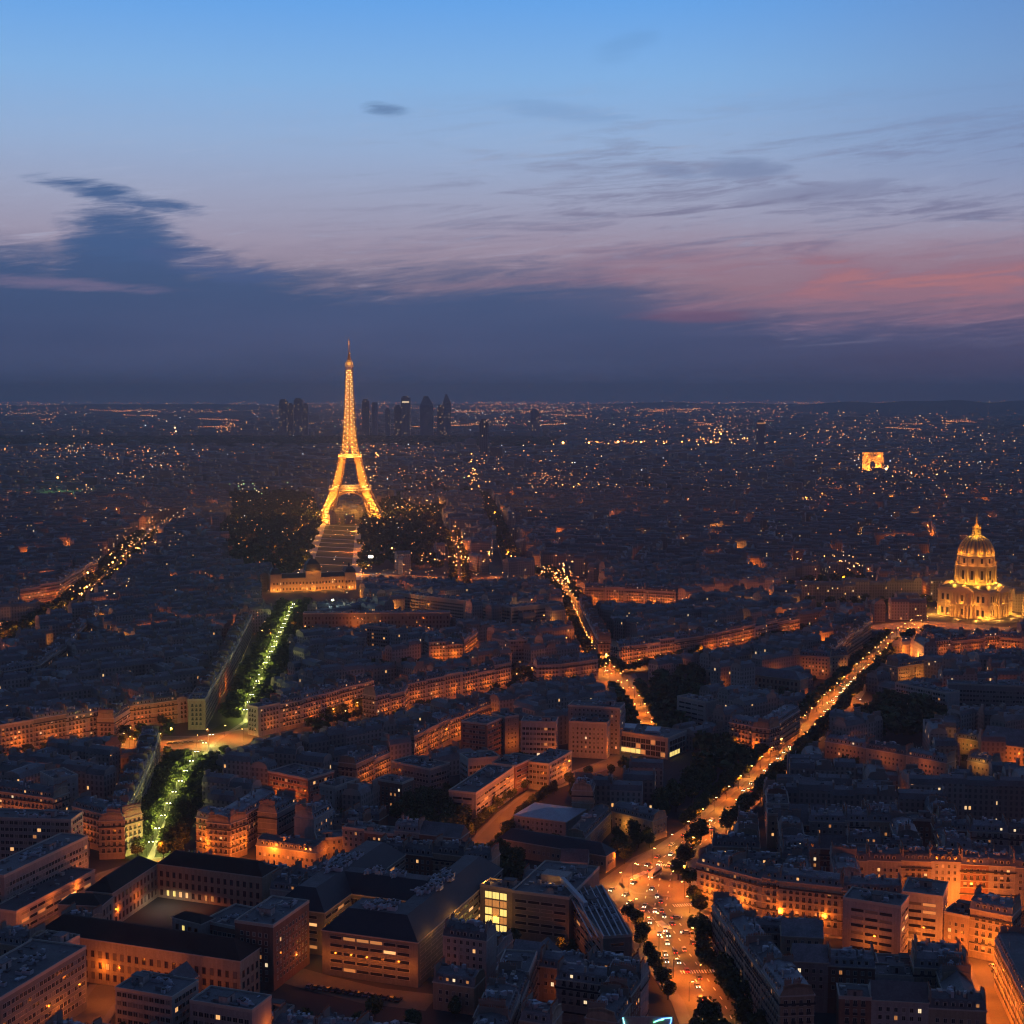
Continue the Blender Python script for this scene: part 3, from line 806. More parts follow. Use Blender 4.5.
trees_along(place_l[:2], 9, (10.0,), 'behind the roundabout', .95); trees_along(stg[2:], 8, (9.0,), 'behind the roundabout', .9)
lamps_along(stg, 25, 5, 'on the street below the lit corner block at the left edge', k=1, power=3500)
lamps_along(villars, 30, 5, 'on the tree lined avenue above the star junction', power=5200)
trees_along(villars[3:], 9.5, 9.5, 'on the avenue above the star junction', 1.05); trees_along(villars[:3], 9, 10.5, 'below the star junction', 1.1)
lamps_along(lowend, 32, 7, 'in front of the long pink row right of the star junction', power=3600)
trees_along(lowend, 9.5, 12, 'in front of the long pink row', .95)
lamps_along(fonten, 30, 9, 'on the bright square beyond the curved ministry', power=2600)
trees_along(offst[:4], 7.5, 9, 'along the street under the striped offices', .7)
lamps_along(offst, 22, 5, 'on the street under the striped offices', k=1, power=2600)
lamps_along(brst, 17, 4.4, 'on the narrow bright street at the lower right', k=1, power=9000)
lamps_along(jrow, 19, 3.6, 'in front of the lower right orange row', k=1, power=2400)
lamps_along(b1st[:5], 20, 4.0, 'below the long office slab at the left edge', k=1, power=1500)
lamps_along(b1st[4:], 20, 3.6, 'under the lit facades behind the courtyard school', k=1, power=3500)
lamps_along(b3st, 20, 4, 'in the orange lane beside the lower left office', k=1, power=1500)
lamps_along(placeinv, 26, 10, 'on the square before the golden dome', power=2400)
lamps_along(bj, 20, 7, 'at the upper crossing of the boulevard', power=4200)
FARL = [(bret, 44, 6, 4200, SODY), (tourv, 40, 7, 3500, SOD), (bourd, 30, 6, 6500, SOD), (rapp[2:], 45, 5, 6000, SOD)]
for pts, st, sd, pw, cc in FARL:
    for p, d in along(pts, st, 3):
        for s in (-1, 1):
            if random.random() < .75:
                q = p + Vector((-d.y, d.x))*sd*s; light(cc, pw, q.x, q.y, 8)
trees_along(bret[:6], 10, 18, 'on the left avenue', 1.0); trees_along(bret[:6], 10, 9, 'on the left avenue', 1.0)
trees_along(rapp, 11, 7, 'far avenue', 1.15); trees_along(bourd, 11, 8, 'far avenue', 1.0)
def park(poly, sp, sc, where, occ=True, jit=.35):
    pw = [tuple(P(u, v)) for u, v in poly]
    xs = [p[0] for p in pw]; ys = [p[1] for p in pw]
    x = min(xs)
    while x < max(xs):
        y = min(ys)
        while y < max(ys):
            px_, py_ = x+random.uniform(-jit, jit)*sp, y+random.uniform(-jit, jit)*sp
            ins = False
            for k in range(len(pw)):
                x1, y1 = pw[k-1]; x2, y2 = pw[k]
                if (y1 > py_) != (y2 > py_) and px_ < (x2-x1)*(py_-y1)/(y2-y1)+x1: ins = not ins
            if ins and not occ_at(px_, py_): TREES.append((px_, py_, sc*random.uniform(.75, 1.2), None, where))
            y += sp
        x += sp
    if occ: occupy(pw)
PARKS = [
    ([(612, 835), (652, 845), (645, 862), (622, 868), (604, 858)], 8, .8, 'in the court of the cream college'),
    ([(655, 838), (700, 800), (745, 765), (735, 745), (700, 750), (690, 775), (655, 815)], 9.5, 1.15, 'in the dark garden left of the boulevard'),
    ([(880, 742), (860, 725), (895, 700), (945, 708), (950, 735), (915, 748)], 11, 1.3, 'in the dark garden above the pink low row'),
    ([(640, 735), (660, 700), (640, 690), (700, 672), (705, 700), (690, 735)], 11, 1.1, 'in the garden right of the star junction'),
    ([(398, 855), (395, 820), (430, 805), (480, 812), (470, 845), (440, 862)], 10, 1.15, 'in the dark yard behind the slate block'),
    ([(500, 895), (498, 862), (530, 868), (534, 890)], 9, 1.1, 'in the dark court left of the sculpted office roof'),
    ([(505, 762), (545, 800), (590, 808), (625, 812), (600, 780), (640, 785), (640, 770), (560, 768)], 13, .8, 'around the low houses below the grey towers'),
    ([(372, 690), (370, 672), (410, 668), (420, 690)], 11, 1.1, 'in the court behind the pink facades'),
    ([(226, 575), (232, 552), (219, 535), (236, 512), (224, 495), (242, 478), (262, 471), (290, 476), (306, 496), (316, 508), (322, 524), (302, 578), (285, 586), (262, 572), (250, 580)], 16, 1.3, 'far park left'),
    ([(358, 575), (361, 524), (372, 510), (395, 500), (420, 512), (448, 508), (440, 530), (452, 548), (430, 556), (444, 575), (400, 566)], 17, 1.25, 'far park right'),
    ([(0, 660), (40, 640), (70, 620), (60, 612), (0, 636)], 14, 1.1, 'far left'),
    ([(780, 600), (785, 588), (860, 580), (870, 592)], 15, 1.2, 'far esplanade'),
    ([(800, 625), (930, 612), (928, 600), (800, 606)], 17, 1.0, 'far esplanade'),
    ([(850, 618), (905, 612), (905, 606), (850, 609)], 17, 1.0, 'far esplanade'),
    ([(395, 500), (400, 468), (470, 470), (470, 500)], 20, 1.3, 'far hill'),
    ([(640, 500), (640, 485), (720, 488), (720, 500)], 20, 1.3, 'far river bank'),
    ([(840, 482), (850, 470), (990, 478), (1000, 490)], 24, 1.4, 'far avenue garden'),
]
for pk in PARKS: park(*pk)

protect([(262, 560), (360, 560), (360, 600), (262, 602)], 1790); protect([(928, 515), (1022, 515), (1022, 622), (928, 622)], 1640)
protect([(300, 580), (362, 580), (366, 515), (318, 515)], 2600); protect([(110, 905), (165, 860), (262, 875), (232, 930), (130, 940)], 660); protect([(150, 785), (210, 745), (190, 850), (140, 850)], 900); protect([(215, 725), (255, 725), (300, 610), (275, 610)], 1500)
# ------------------------------------------------------------------ traced buildings
LM = []      # landmarks (x, y, phrase) the filler buildings are named after
def lm(u, v, phrase, z=0):
    p = P(u, v, z); LM.append((p.x, p.y, phrase))
def bx(label, cat, e, h, depth, name='office_building', roof='flat', f=(0,), low=.3, **kw):
    A, B = P(*e[0], h), P(*e[1], h)
    q = box_quad(A, B, depth); protect_wall(A, B, h, low)
    wk = {k: kw.pop(k) for k in ('rise', 'ins') if k in kw}
    if roof == 'mansard': f = tuple(sorted(set(f+(0, 1, 3))))
    return compound(name, label, cat, [dict(q=q, h=h, roof=roof, f=f, **wk)], **kw), q
def glow(A, B, power, step=16, out=4.6, z=7, col=SOD, where='on the street below the facade'):
    """street lamps in front of a facade"""
    A = Vector(A[:2]); B = Vector(B[:2]); d = (B-A).normalized(); n = Vector((-d.y, d.x)); L = (B-A).length
    if n.dot((A+B)/2) > 0: n = -n
    k = max(1, round(L/step))
    for i in range(k):
        q = A + d*(L*(i+.5)/k) + n*out
        street_lamp(q.x, q.y, math.atan2(-n.y, -n.x), where, col=col, power=power, k=.95)

def floors(pattern):
    return lambda i, fl, k: pattern(i, fl, k)
# bottom left
o, q = bx('long pale office slab with window grid behind an orange lit annex, at the left edge', 'office block', [(4, 877), (88, 837)], 22, 15, f=(0, 3), win='office', wall='plaster', lit=.035)
LM.append((q[0][0], q[0][1], 'the long office slab'))
bx('two storey annex glowing orange along the foot of the long office slab', 'annex', [(16, 913), (95, 871)], 10.5, 13, name='office_annex', win='ribbon', wall='concrete', lit=.15, base=1.6, wtop=.6, plants=False)
bx('upper grey office wing set back behind the long office slab', 'office block', [(-25, 818), (71, 821)], 26, 15, f=(0, 1), win='office', wall='plaster', lit=.05)
bx('corner office with a white framed window grid, cut by the left lower frame edge', 'office block', [(0, 1000), (86, 948)], 24, 24, f=(0, 1, 3), win='office', wall='panel', lit=.02)
bx('low grey roofed office in front of the courtyard school', 'office block', [(115, 989), (172, 999)], 16, 17, f=(0, 1), win='office', wall='concrete', lit=.02)
bx('grey flat block at the bottom edge right of the low grey roofed office', 'office block', [(190, 1002), (252, 1012)], 15, 14, f=(0,), win='office', wall='plaster', lit=.02)

# the courtyard school: two wings, a pavilion and a front range under dark tile
hS = 18.0
Sa, Sb = P(38, 931, hS), P(240, 961, hS)
sq = box_quad(Sa, Sb, 15)
arch = lambda i, fl, k: ('yel' if i in (1, 2) else 'lit' if i in (3, 4) else 'dim' if i in (7, 8) else 'off') if fl == 0 else ('off' if random.random() > .02 else 'dim')
Wa, Wb = P(112, 893, 16), P(158, 863, 16)
Na, Nb = P(157, 863.5, 16), P(262, 877, 16)
compound('courtyard_school', 'long dark tiled school around an open courtyard with lit arches', 'school', [
    dict(q=sq, h=hS, roof='hip', rise=5.5, f=(0, 1), win='tall'),
    dict(q=box_quad(Wa, Wb, 13), h=16, roof='hip', rise=5, f=(0,), win='tall'),
    dict(q=box_quad(Na, Nb, 13), h=16.05, roof='hip', rise=5, f=(0,), win='tall', only=arch, base=1.4),
    dict(q=box_quad(P(58, 904, 16.1), P(101, 906, 16.1), 13), h=16.1, roof='hip', rise=3, f=(0, 1), win='tall'),
], wall='stone', roofmat='tile', win='tall', lit=.01, chim=False, base=2.0)
LM.append((*P(150, 935), 'the courtyard school')); protect_wall(Sa, Sb, hS, .2); protect_wall(Na, Nb, 16, .1); protect_wall(Wa, Wb, 16, .1)
occupy([P(110, 925), P(235, 945), P(235, 895), P(160, 895)], 2)
pg = MB(); pg.face([(*p, .03) for p in ccw([tuple(P(105, 925)), tuple(P(245, 948)), tuple(P(250, 895)), tuple(P(160, 893))])]); tag(pg.obj('courtyard', [M['ground']]), kind='structure')
q = P(190, 912); street_lamp(q.x, q.y, 2, 'in the school courtyard', power=1100)
q = P(166, 908); street_lamp(q.x, q.y, 2, 'in the school courtyard by the arches', power=900, col=WHITE)
for (u, v) in [(120, 925), (142, 912)]: 
    q = P(u, v); light(SOD, 900, q.x, q.y, 7)
q = P(100, 1000); glow(P(100, 995), P(215, 1018), 1700, 14, 3, where='under the front range of the courtyard school')
q = P(78, 921, 13); light(SODY, 650, q.x, q.y, 15)
bx('small cream penthouse with one yellow window above the school roof', 'penthouse', [(172, 917), (201, 924)], 22.5, 8, name='penthouse', roof='hip', rise=2.2, wall='concrete', roofmat='tile', win='tall', chim=False, base=17.6, wtop=.4, only=lambda i, fl, k: 'yel' if i == 1 else 'off')
q = P(187, 935, 20); light(SODY, 420, q.x, q.y-2, 21)
bx('black flat roofed block with a pale rim beside the lit penthouse', 'office block', [(202, 922), (262, 934)], 21, 22, win='office', wall='brick', lit=.0)
bx('brown brick block with pale corner strip left of the slate roofed block', 'office block', [(273, 927), (309, 902)], 26, 17, f=(0, 3), win='small', wall='brick', lit=.03)

# the big block with sloping slate roofs and roof plant
C0 = P(418, 988, 0); C1 = P(321, 974, 0); e1 = (C1-C0).normalized(); e2 = Vector((-e1.y, e1.x))
if e2.y < 0: e2 = -e2
def L5(a, b): return C0 + e1*a + e2*b
def Q5(a0, a1, b0, b1): return [L5(a0, b0), L5(a1, b0), L5(a1, b1), L5(a0, b1)]
rib = lambda i, fl, k: random.choice(['lit', 'dim', 'off']) if (fl in (1, 3, 4) and random.random() < .22) else ('off' if random.random() < .88 else 'dim')
compound('slate_roofed_block', 'big modern block of sloping slate roofs around a lit light well', 'institute', [
    dict(q=Q5(0, 42, 0, 29), h=18.5, roof='slope', ins=8, rise=7.5, f=(0,), win='ribbon', only=rib),
    dict(q=Q5(.06, 23, .4, 98), h=18.44, roof='slope', ins=7.9, rise=7.4, f=(3,), win='ribbon', only=rib),
    dict(q=Q5(10, 66, 44, 66), h=18.3, roof='slope', ins=7.6, rise=7.0, f=(0,), win='glazed', only=lambda i, fl, k: 'yel' if fl >= 3 and i % 5 in (1, 2) else 'off'),
    dict(q=Q5(50, 74, 18, 102), h=18.6, roof='slope', ins=7.7, rise=7.3, f=(0, 1, 3), win='ribbon', only=rib),
], wall='panel', roofmat='slate', win='ribbon', lit=.10, base=2.6)
LM.append((*L5(20, 40), 'the slate roofed block'))
protect_wall(C1, C0, 18.5, -.3); protect_wall(L5(0, 0), L5(0, 60), 18.5, .1); protect_wall(L5(74, 18), L5(42, 0), 18.5, .1)
protect([(262, 975), (322, 965), (420, 985), (432, 1012), (300, 1000)], 575)
for a, b, pw, cc in [(46, 12, 2600, SODY), (47, 26, 2400, GOLD), (30, 35, 1600, GOLD), (45, 35, 1600, GOLD), (-7, 45, 500, GOLD), (-8, 66, 800, GOLD), (-6, 20, 200, GOLD)]:
    q = L5(a, b); light(cc, pw*.5, q.x, q.y, 7)
for a, b in [(-5, -6), (3, -4), (10, -4), (17, -4), (24, -4), (31, -4), (38, -4), (45, -3), (52, -3), (58, 6)]:
    q = L5(a, b); street_lamp(q.x, q.y, random.uniform(0, 6), 'in the bright forecourt of the slate roofed block', k=.8, power=800, col=SODY if a > 45 else SOD)
for b, pw in [(38, 1200), (72, 1200), (12, 700)]:
    q = L5(-2.5, b); light(GOLD, pw, q.x, q.y, 20.5)
bx('glass stair hall glowing yellow between the slate roofed block and the sculpted roof office', 'glass hall', [(480, 886), (512, 891)], 20, 10, name='glass_hall', wall='concrete', win='glazed', base=1, lit=1, only=lambda i, fl, k: 'yel' if random.random() < .7 else 'dim')
q = P(495, 940); light(GOLD, 900, q.x, q.y-2, 12)
A8, B8 = P(512, 892, 20.5), P(569, 899, 20.5)
b8 = box_quad(A8, B8, 44)
compound('sculpted_roof_office', 'striped dark office with a folded roof, pale ribs and a glowing slot', 'office block', [
    dict(q=b8, h=20.5, roof='flat', f=(0,)),
    dict(q=[P(571, 899, 17), P(603, 938, 17), P(632, 936, 17), P(602, 886, 17)], h=17, roof='flat', f=(0, 1)),
], wall='panel', win='ribbon', lit=.01)
LM.append((*B8, 'the sculpted roof office')); protect_wall(A8, B8, 20.5, .1); protect([(568, 893), (603, 886), (628, 936), (600, 938)], 600)
rb_ = MB()
for i in range(7):
    p0 = P(566+i*6, 890-i*.5, 18.6); p1 = P(592+i*6, 938-i*.4, 18.4); rb_.beam((*p0, 19.4), (*p1, 18.6), .45)
p0, p1 = P(560, 880, 21), P(569, 899, 21); rb_.beam((*p0, 22.6), (*P(586, 906, 22), 22.6), 1.8)
tag(rb_.obj('roof_ribs', [M['light_roof']]), 'row of pale steel ribs crossing the folded office roof', 'roof ribs')
q = P(572, 940, 0); light(GOLD, 500, q.x-1, q.y-3, 10)
atr = MB(); cA = (b8[0]+b8[1]+b8[2]+b8[3])/4 if False else sum(b8, Vector((0, 0)))/4
d8 = (b8[1]-b8[0]).normalized(); n8 = Vector((-d8.y, d8.x))
atr.prism([tuple(cA-d8*6-n8*4), tuple(cA+d8*6-n8*4), tuple(cA+d8*6+n8*4), tuple(cA-d8*6+n8*4)], 20.8, 23.6)
tag(atr.obj('roof_lantern', [M['concrete']]), 'cream glowing roof lantern on the folded office roof', 'roof lantern')
q = cA - n8*8; light(GOLD, 260, q.x, q.y, 23)

# middle: behind the blocks
o, q = bx('low stone house lit orange with a row of round dormers behind the school', 'town house', [(256, 845), (316, 853)], 8.5, 12, name='apartment_building', roof='mansard', wall='stone', win='small', lit=.03, chim=False)
glow(q[0], q[1], 2600, 14, 4.5, where='in front of the low dormered house behind the school')
o, q = bx('cream flat topped wing right of the low dormered house', 'town house', [(317, 840), (345, 838)], 12, 12, name='apartment_building', roof='flat', wall='stone', f=(0, 1), win='small', lit=.03)
glow(q[0], q[1], 1500, 18, 5)
o, q = bx('stone corner block lit orange from below, left of the dark school tower', 'apartment block', [(196, 817), (229, 824)], 19, 13, name='apartment_building', roof='mansard', wall='stone', lit=.04)
glow(q[0], q[1], 3000, 16, 6, where='below the orange corner block by the lower avenue')
o, q = bx('stone wing rising to the right of the orange corner block', 'apartment block', [(230, 824), (276, 796)], 19, 13, name='apartment_building', roof='mansard', wall='stone', lit=.04)
glow(q[0], q[1], 3400, 16, 6, where='below the right wing of the orange corner block')
LM.append((*q[0], 'the orange corner block'))
o, q = bx('round dormered stone block facing the lower avenue, lit orange at its foot', 'apartment block', [(72, 806), (122, 819)], 20, 13, name='apartment_building', roof='mansard', wall='stone', lit=.04)
glow(q[0], q[1], 2000, 18, 5)
o, q = bx('pink stone block with a blank side wall at the left edge above the office slab', 'apartment block', [(-15, 789), (53, 798)], 20, 13, name='apartment_building', roof='mansard', wall='stone', lit=.10)
glow(q[0], q[1], 1900, 18, 6)
bx('tall blank grey gable block behind the pink stone block', 'apartment block', [(54, 780), (78, 776)], 26, 20, name='apartment_building', roof='flat', wall='plaster', win='small', lit=.02)
# buildings left and right of the boulevard mouth
bx('low long building with dormers ending in an orange lit gable, left of the junction', 'college building', [(498, 838), (606, 856)], 8.5, 11, name='college_building', roof='hip', rise=4.5, roofmat='slate', f=(0, 1), wall='stone', win='small', chim=False, lit=.01)
q = P(618, 868); light(SOD, 1700, q.x, q.y, 6); q = P(565, 880); light(SOD, 700, q.x, q.y, 6)
bx('pale flat roofed college hall behind the long low building', 'college building', [(514, 815), (566, 822)], 10, 27, name='college_building', roof='hip', rise=2.5, roofmat='light_roof', f=(0, 3), wall='plaster', win='small', chim=False)
o, q = bx('cream college wing with dormers, lit yellow, beside the dark garden', 'college building', [(612, 811), (653, 821)], 11, 12, name='college_building', roof='mansard', f=(0, 1), wall='stone', win='small', chim=False, lit=.0)
light(GOLD, 900, *(q[0]+Vector((6, -9))), 6); light(GOLD, 700, *(q[1]+Vector((-2, -9))), 6)
bx('narrow cream college wing running down towards the long low building', 'college building', [(585, 838), (611, 812)], 11, 10, name='college_building', roof='mansard', f=(0,), wall='stone', win='small', chim=False, lit=.0)
LM.append((*P(600, 850), 'the cream college'))
bx('two storey institute with two white skylights and three yellow windows', 'institute', [(619, 732), (668, 739)], 13.5, 26, name='institute', wall='concrete', f=(0, 1), win='glazed', lit=.0, base=1.2, plants=False, only=lambda i, fl, k: 'yel' if fl == 0 and i in (0, 1, 2, 3) else 'dim' if random.random() < .1 else 'off')
LM.append((*P(640, 750), 'the institute with white skylights'))
o_ = P(645, 728, 15)
for i, (u, v) in enumerate([(629, 726), (653, 729)]):
    c = P(u, v, 15); s = MB(); s.box(-4.5, 4.5, -7, 7, 0, 1.2); so = s.obj('roof_light', [M['light_roof']], None, (c.x, c.y, 14.0), R(-12))
    tag(so, ['left', 'right'][i]+' of the two white roof lights on the institute', 'skylight')
# grey towers
for (e, h, d, lab, ww, lit_, wn) in [
    ([(568, 706), (620, 709)], 30, 16, 'broad grey apartment tower with balconies above the institute', 'plaster', .04, 'small'),
    ([(569, 722), (607, 724)], 23, 12, 'lower slab with vertical window strips in front of the broad grey tower', 'concrete', .03, 'small'),
    ([(521, 722), (556, 723)], 25, 15, 'grey apartment tower with two blank panels left of the broad tower', 'plaster', .03, 'office'),
    ([(461, 722), (487, 725)], 23, 22, 'black faced apartment tower with pale edges left of the grey towers', 'brick', .0, 'office'),
    ([(505, 718), (519, 716)], 24, 16, 'slim grey tower lit orange on its left side, between the dark towers', 'plaster', .02, 'small'),
    ([(549, 765), (572, 752)], 16, 14, 'striped grey office at the end of the orange striped terrace', 'plaster', .05, 'office'),
    ([(476, 794), (514, 768)], 17, 16, 'striped office terrace lit orange, its near end by a dark tree', 'plaster', .04, 'ribbon'),
    ([(515, 767), (537, 757)], 17, 16, 'brick faced far end of the orange striped terrace', 'brick', .04, 'ribbon'),
    ([(468, 760), (500, 757)], 19, 15, 'stepped grey block behind the orange striped terrace', 'plaster', .01, 'office'),
    ([(391, 762), (430, 770)], 15, 18, 'wide pale roofed block in the middle, left of the stepped grey block', 'plaster', .02, 'office'),
    ([(268, 772), (308, 780)], 17, 22, 'brick end block with a wide flat roof above the dormered house', 'brick', .04, 'office'),
    ([(335, 788), (358, 780)], 19, 11, 'white faced block standing in the middle of the dark yards', 'concrete', .03, 'small'),
    ([(376, 780), (402, 784)], 17, 12, 'dark block with a lit stair strip in the middle yards', 'brick', .08, 'small'),
    ([(843, 899), (901, 908)], 24, 15, 'dark modern apartment slab with long balconies before the orange row', 'plaster', .03, 'ribbon'),
    ([(902, 893), (943, 898)], 24, 20, 'five storey office front lit orange beside the dark balcony slab', 'concrete', .08, 'ribbon'),
    ([(944, 913), (969, 918)], 17, 13, 'lower orange lit house between the office front and the corner house', 'stone', .1, 'small'),
    ([(509, 641), (528, 640)], 26, 12, 'slim tower with punched square windows beyond the pink facades', 'plaster', .04, 'office'),
    ([(362, 626), (388, 628)], 24, 14, 'grey tower with small lights below the long slab', 'plaster', .06, 'office'),
    ([(303, 614), (450, 613)], 18, 13, 'very long grey slab with tall vertical bays before the golden academy', 'panel', .01, 'tall'),
]:
    o, q = bx(lab, 'office block' if 'office' in lab or 'slab' in lab else 'apartment block', e, h, d, wall=ww, f=(0, 1, 3), win=wn, lit=lit_)
    if 'orange' in lab or 'slim grey' in lab or 'brick end' in lab: glow(q[0], q[1], 2300, 18, 6, where='below the '+' '.join(lab.split()[:4]))
LM.append((*P(590, 755), 'the grey apartment towers')); LM.append((*P(500, 815), 'the orange striped terrace'))
o, q = bx('orange lit corner house where the bright street meets the row', 'town house', [(970, 908), (1012, 916)], 21, 14, name='apartment_building', roof='mansard', f=(0, 3), lit=.02)
glow(q[0], q[1], 3000, 16, 5, where='before the corner house of the bright lower right street')
o, q = bx('long block right of the bright street, its orange facade falling away below', 'apartment block', [(995, 940), (1040, 1030)], 19, 14, name='apartment_building', roof='mansard', f=(0, 3), lit=.02)
LM.append((*P(985, 990), 'the bright lower right street')); LM.append((*P(850, 925), 'the lower right orange row'))
# Segur ministry: a long bent front
poly = [(392, 592), (430, 597), (464, 601), (511, 608), (563, 603)]
wg = []
for a, b in zip(poly, poly[1:]):
    wg.append(dict(q=box_quad(P(*a, 22), P(*b, 22), 15), h=22+.05*len(wg), roof='flat', f=(0,)))
compound('ministry_building', 'long bent cream ministry front with rows of square windows and some lit', 'ministry', wg, wall='stone', win='office', lit=.02, only=lambda i, fl, k: 'lit' if (fl > 3 and k < 17 and i < 9 and random.random() < .5) else 'off')
for a, b in zip(poly, poly[1:]): protect_wall(P(*a, 22), P(*b, 22), 22, .3)
for u in range(400, 565, 14):
    q = P(u, 625 if u > 500 else 617-(500-u)*.06); light((1, .5, .18), 4200, q.x, q.y, 9)
q = P(395, 592, 22); 
# chapel arcade, east of the boulevard crossing
bx('long low hall with a blind arcade and wide grey roof below the upper crossing', 'hall', [(706, 669), (800, 680)], 13, 16, name='arcaded_hall', roof='hip', rise=5, wall='stone', win='tall', chim=False, lit=.0, f=(0,))
LM.append((*P(750, 690), 'the arcaded hall')); LM.append((*P(610, 672), 'the star junction')); LM.append((*P(210, 742), 'the roundabout'))
LM.append((*P(830, 695), 'the upper boulevard crossing')); LM.append((*P(660, 900), 'the wide orange junction')); LM.append((*P(180, 800), 'the lower tree avenue'))
o, q = bx('cream corner mansion lit orange beside the dark garden of the boulevard', 'apartment block', [(729, 722), (769, 729)], 19, 13, name='apartment_building', roof='mansard', f=(0, 1), lit=.03)
glow(q[0], q[1], 2600, 18, 5)
bx('right wing of the cream corner mansion, facing the boulevard', 'apartment block', [(770, 729), (800, 710)], 19, 12, name='apartment_building', roof='mansard', f=(0,), lit=.03)
bx('curved white balconied block right of the star junction garden', 'apartment block', [(677, 697), (706, 703)], 20, 13, name='apartment_building', roof='flat', wall='concrete', win='ribbon', lit=.03)
pq = [(825, 741), (866, 748), (906, 755), (947, 763)]
for i, (a, b) in enumerate(zip(pq, pq[1:])):
    o, q = bx(['left', 'middle', 'right'][i]+' third of the pink low row with lit dormers below the dark garden', 'town house', [a, (b[0]-.3, b[1])], 11+.3*i, 11, name='apartment_building', roof='mansard', wall='stone', win='small', lit=.05)
    glow(q[0], q[1], 900, 22, 6)
LM.append((*P(890, 770), 'the pink low row'))
for (e, h, lab, pw, cc) in [([(956, 737), (979, 741)], 11, 'small house glowing yellow above the right end of the pink row', 1800, GOLD), ([(967, 760), (991, 765)], 8, 'tiny lit house right of the pink low row', 1500, GOLD),
                        ([(898, 667), (937, 661)], 16, 'orange lit stone mansion right of the upper crossing', 2600, SODY), ([(831, 656), (848, 655)], 19, 'bright orange corner house left of the upper crossing', 3600, SODY),
                        ([(800, 655), (830, 657)], 19, 'dark balconied house left of the bright corner house', 1000, SOD)]:
    o, q = bx(lab, 'town house', e, h, 12, name='apartment_building', roof='mansard', win='small', lit=.04); glow(q[0], q[1], pw, 14, 5, col=cc)
bx('huge grey institute range with rows of dark windows at the right edge', 'institute', [(948, 684), (1045, 688)], 19, 14, name='institute', wall='plaster', win='office', lit=.01)
bx('second grey institute range in front of the huge one at the right edge', 'institute', [(895, 683), (947, 694)], 16, 14, name='institute', wall='plaster', win='office', lit=.01)
bx('big pale pitched hall with an orange wall at the right edge', 'hall', [(980, 742), (1060, 752)], 12, 30, name='market_hall', roof='gable', rise=8, roofmat='zinc', wall='stone', win='small', chim=False, lit=0)
q = P(1012, 768); light(SOD, 4000, q.x, q.y, 6); q = P(990, 772); light(SOD, 2000, q.x, q.y, 6)

# rows of apartment blocks traced along their eaves
NROW = [0]
ORD = ['first', 'second', 'third', 'fourth', 'fifth', 'sixth', 'seventh', 'eighth', 'ninth', 'tenth', 'eleventh', 'twelfth', 'thirteenth', 'fourteenth', 'fifteenth', 'sixteenth', 'seventeenth', 'eighteenth', 'nineteenth', 'twentieth']
def row(poly, h, phrase, look='stone block', power=0, lit=.05, wid=19, depth=12, wall='stone', win='haus', step=17, out=4.6, col=SOD, f=(0,), minz=0.0, D_ok=False):
    pts = [P(u, v, h) for u, v in poly]
    segs = []
    for a, b in zip(pts, pts[1:]):
        L = (b-a).length; k = max(1, round(L/wid))
        for i in range(k): segs.append((a+(b-a)*i/k, a+(b-a)*(i+1)/k))
    for i, (a, b) in enumerate(segs):
        NROW[0] += 1
        hh = h + random.choice([-1.6, -.6, 0, 0, .7, 1.5])
        if power or D_ok: protect_wall(a, b, hh, .35)
        lab = f"{look}, {ORD[min(i, 19)]} from left in {phrase}"
        compound('apartment_building', lab, 'apartment block', [dict(q=box_quad(a, b, depth+random.uniform(-1, 1)), h=hh, roof='mansard' if random.random() < .85 else 'flat', f=f+((3,) if i == 0 else ())+((1,) if i == len(segs)-1 else ()))], wall=random.choice([wall, wall, 'plaster']), win=win, lit=lit, group='apartment blocks of '+phrase, minz=minz)
        if power: glow(a, b, power, step, out, col=col, where='below '+phrase)
row([(0, 727), (66, 716), (108, 708)], 20, 'the lit row left of the roundabout', 'orange lit stone block', 2900, .06)
row([(114, 716), (130, 706), (200, 697)], 17, 'the dark pink row behind the roundabout', 'dim pink block', 2200, .08, out=7)
row([(258, 708), (302, 699), (374, 680)], 20, 'the pink facades right of the roundabout', 'pink stone block', 1900, .08)
row([(376, 697), (404, 690), (408, 684), (511, 664)], 19, 'the long pink facades in the centre', 'reddish stone block', 2300, .05)
row([(619, 647), (660, 641), (718, 633), (800, 617)], 19, 'the long pink row right of the star junction', 'pink stone block', 3000, .03)
row([(414, 737), (450, 719), (506, 700)], 17, 'the slanting orange row left of the dark tower', 'orange lit block', 2600, .05)
row([(356, 765), (391, 749)], 17, 'the short orange row in the middle yards', 'orange lit block', 2800, .05)
row([(585, 588), (645, 590), (676, 592)], 20, 'the bright row beyond the star junction', 'orange block', 3800, .06, wid=24)
row([(429, 644), (463, 642)], 18, 'the bright facade beyond the pink facades', 'bright orange block', 4200, .03)
row([(464, 641), (478, 630)], 18, 'the slanting end of the bright facade', 'orange block', 3000, .03)
row([(779, 882), (842, 889), (902, 892)], 21, 'the lower right orange row', 'orange lit stone block', 1600, .10)
row([(697, 862), (762, 879), (800, 884)], 20, 'the row facing the junction from the right', 'salmon stone block', 2600, .06)
row([(780, 1000), (745, 950), (712, 902)], 22, 'the row along the right side of the junction', 'tall stone block', 0, .03, wid=22)
row([(124, 820), (136, 795), (150, 765), (160, 735)], 20, 'the row left of the lower tree avenue', 'greenish lit block', 0, .03)
row([(205, 700), (222, 670), (240, 640), (252, 615)], 21, 'the row left of the green lit avenue', 'dim stone block', 0, .04)
row([(0, 672), (40, 665), (72, 640), (100, 610)], 19, 'the row right of the left avenue', 'dim stone block', 0, .03, wid=26)
row([(20, 588), (60, 582), (98, 560)], 20, 'the row beyond the left avenue', 'faint pink block', 2800, .06, wid=28)
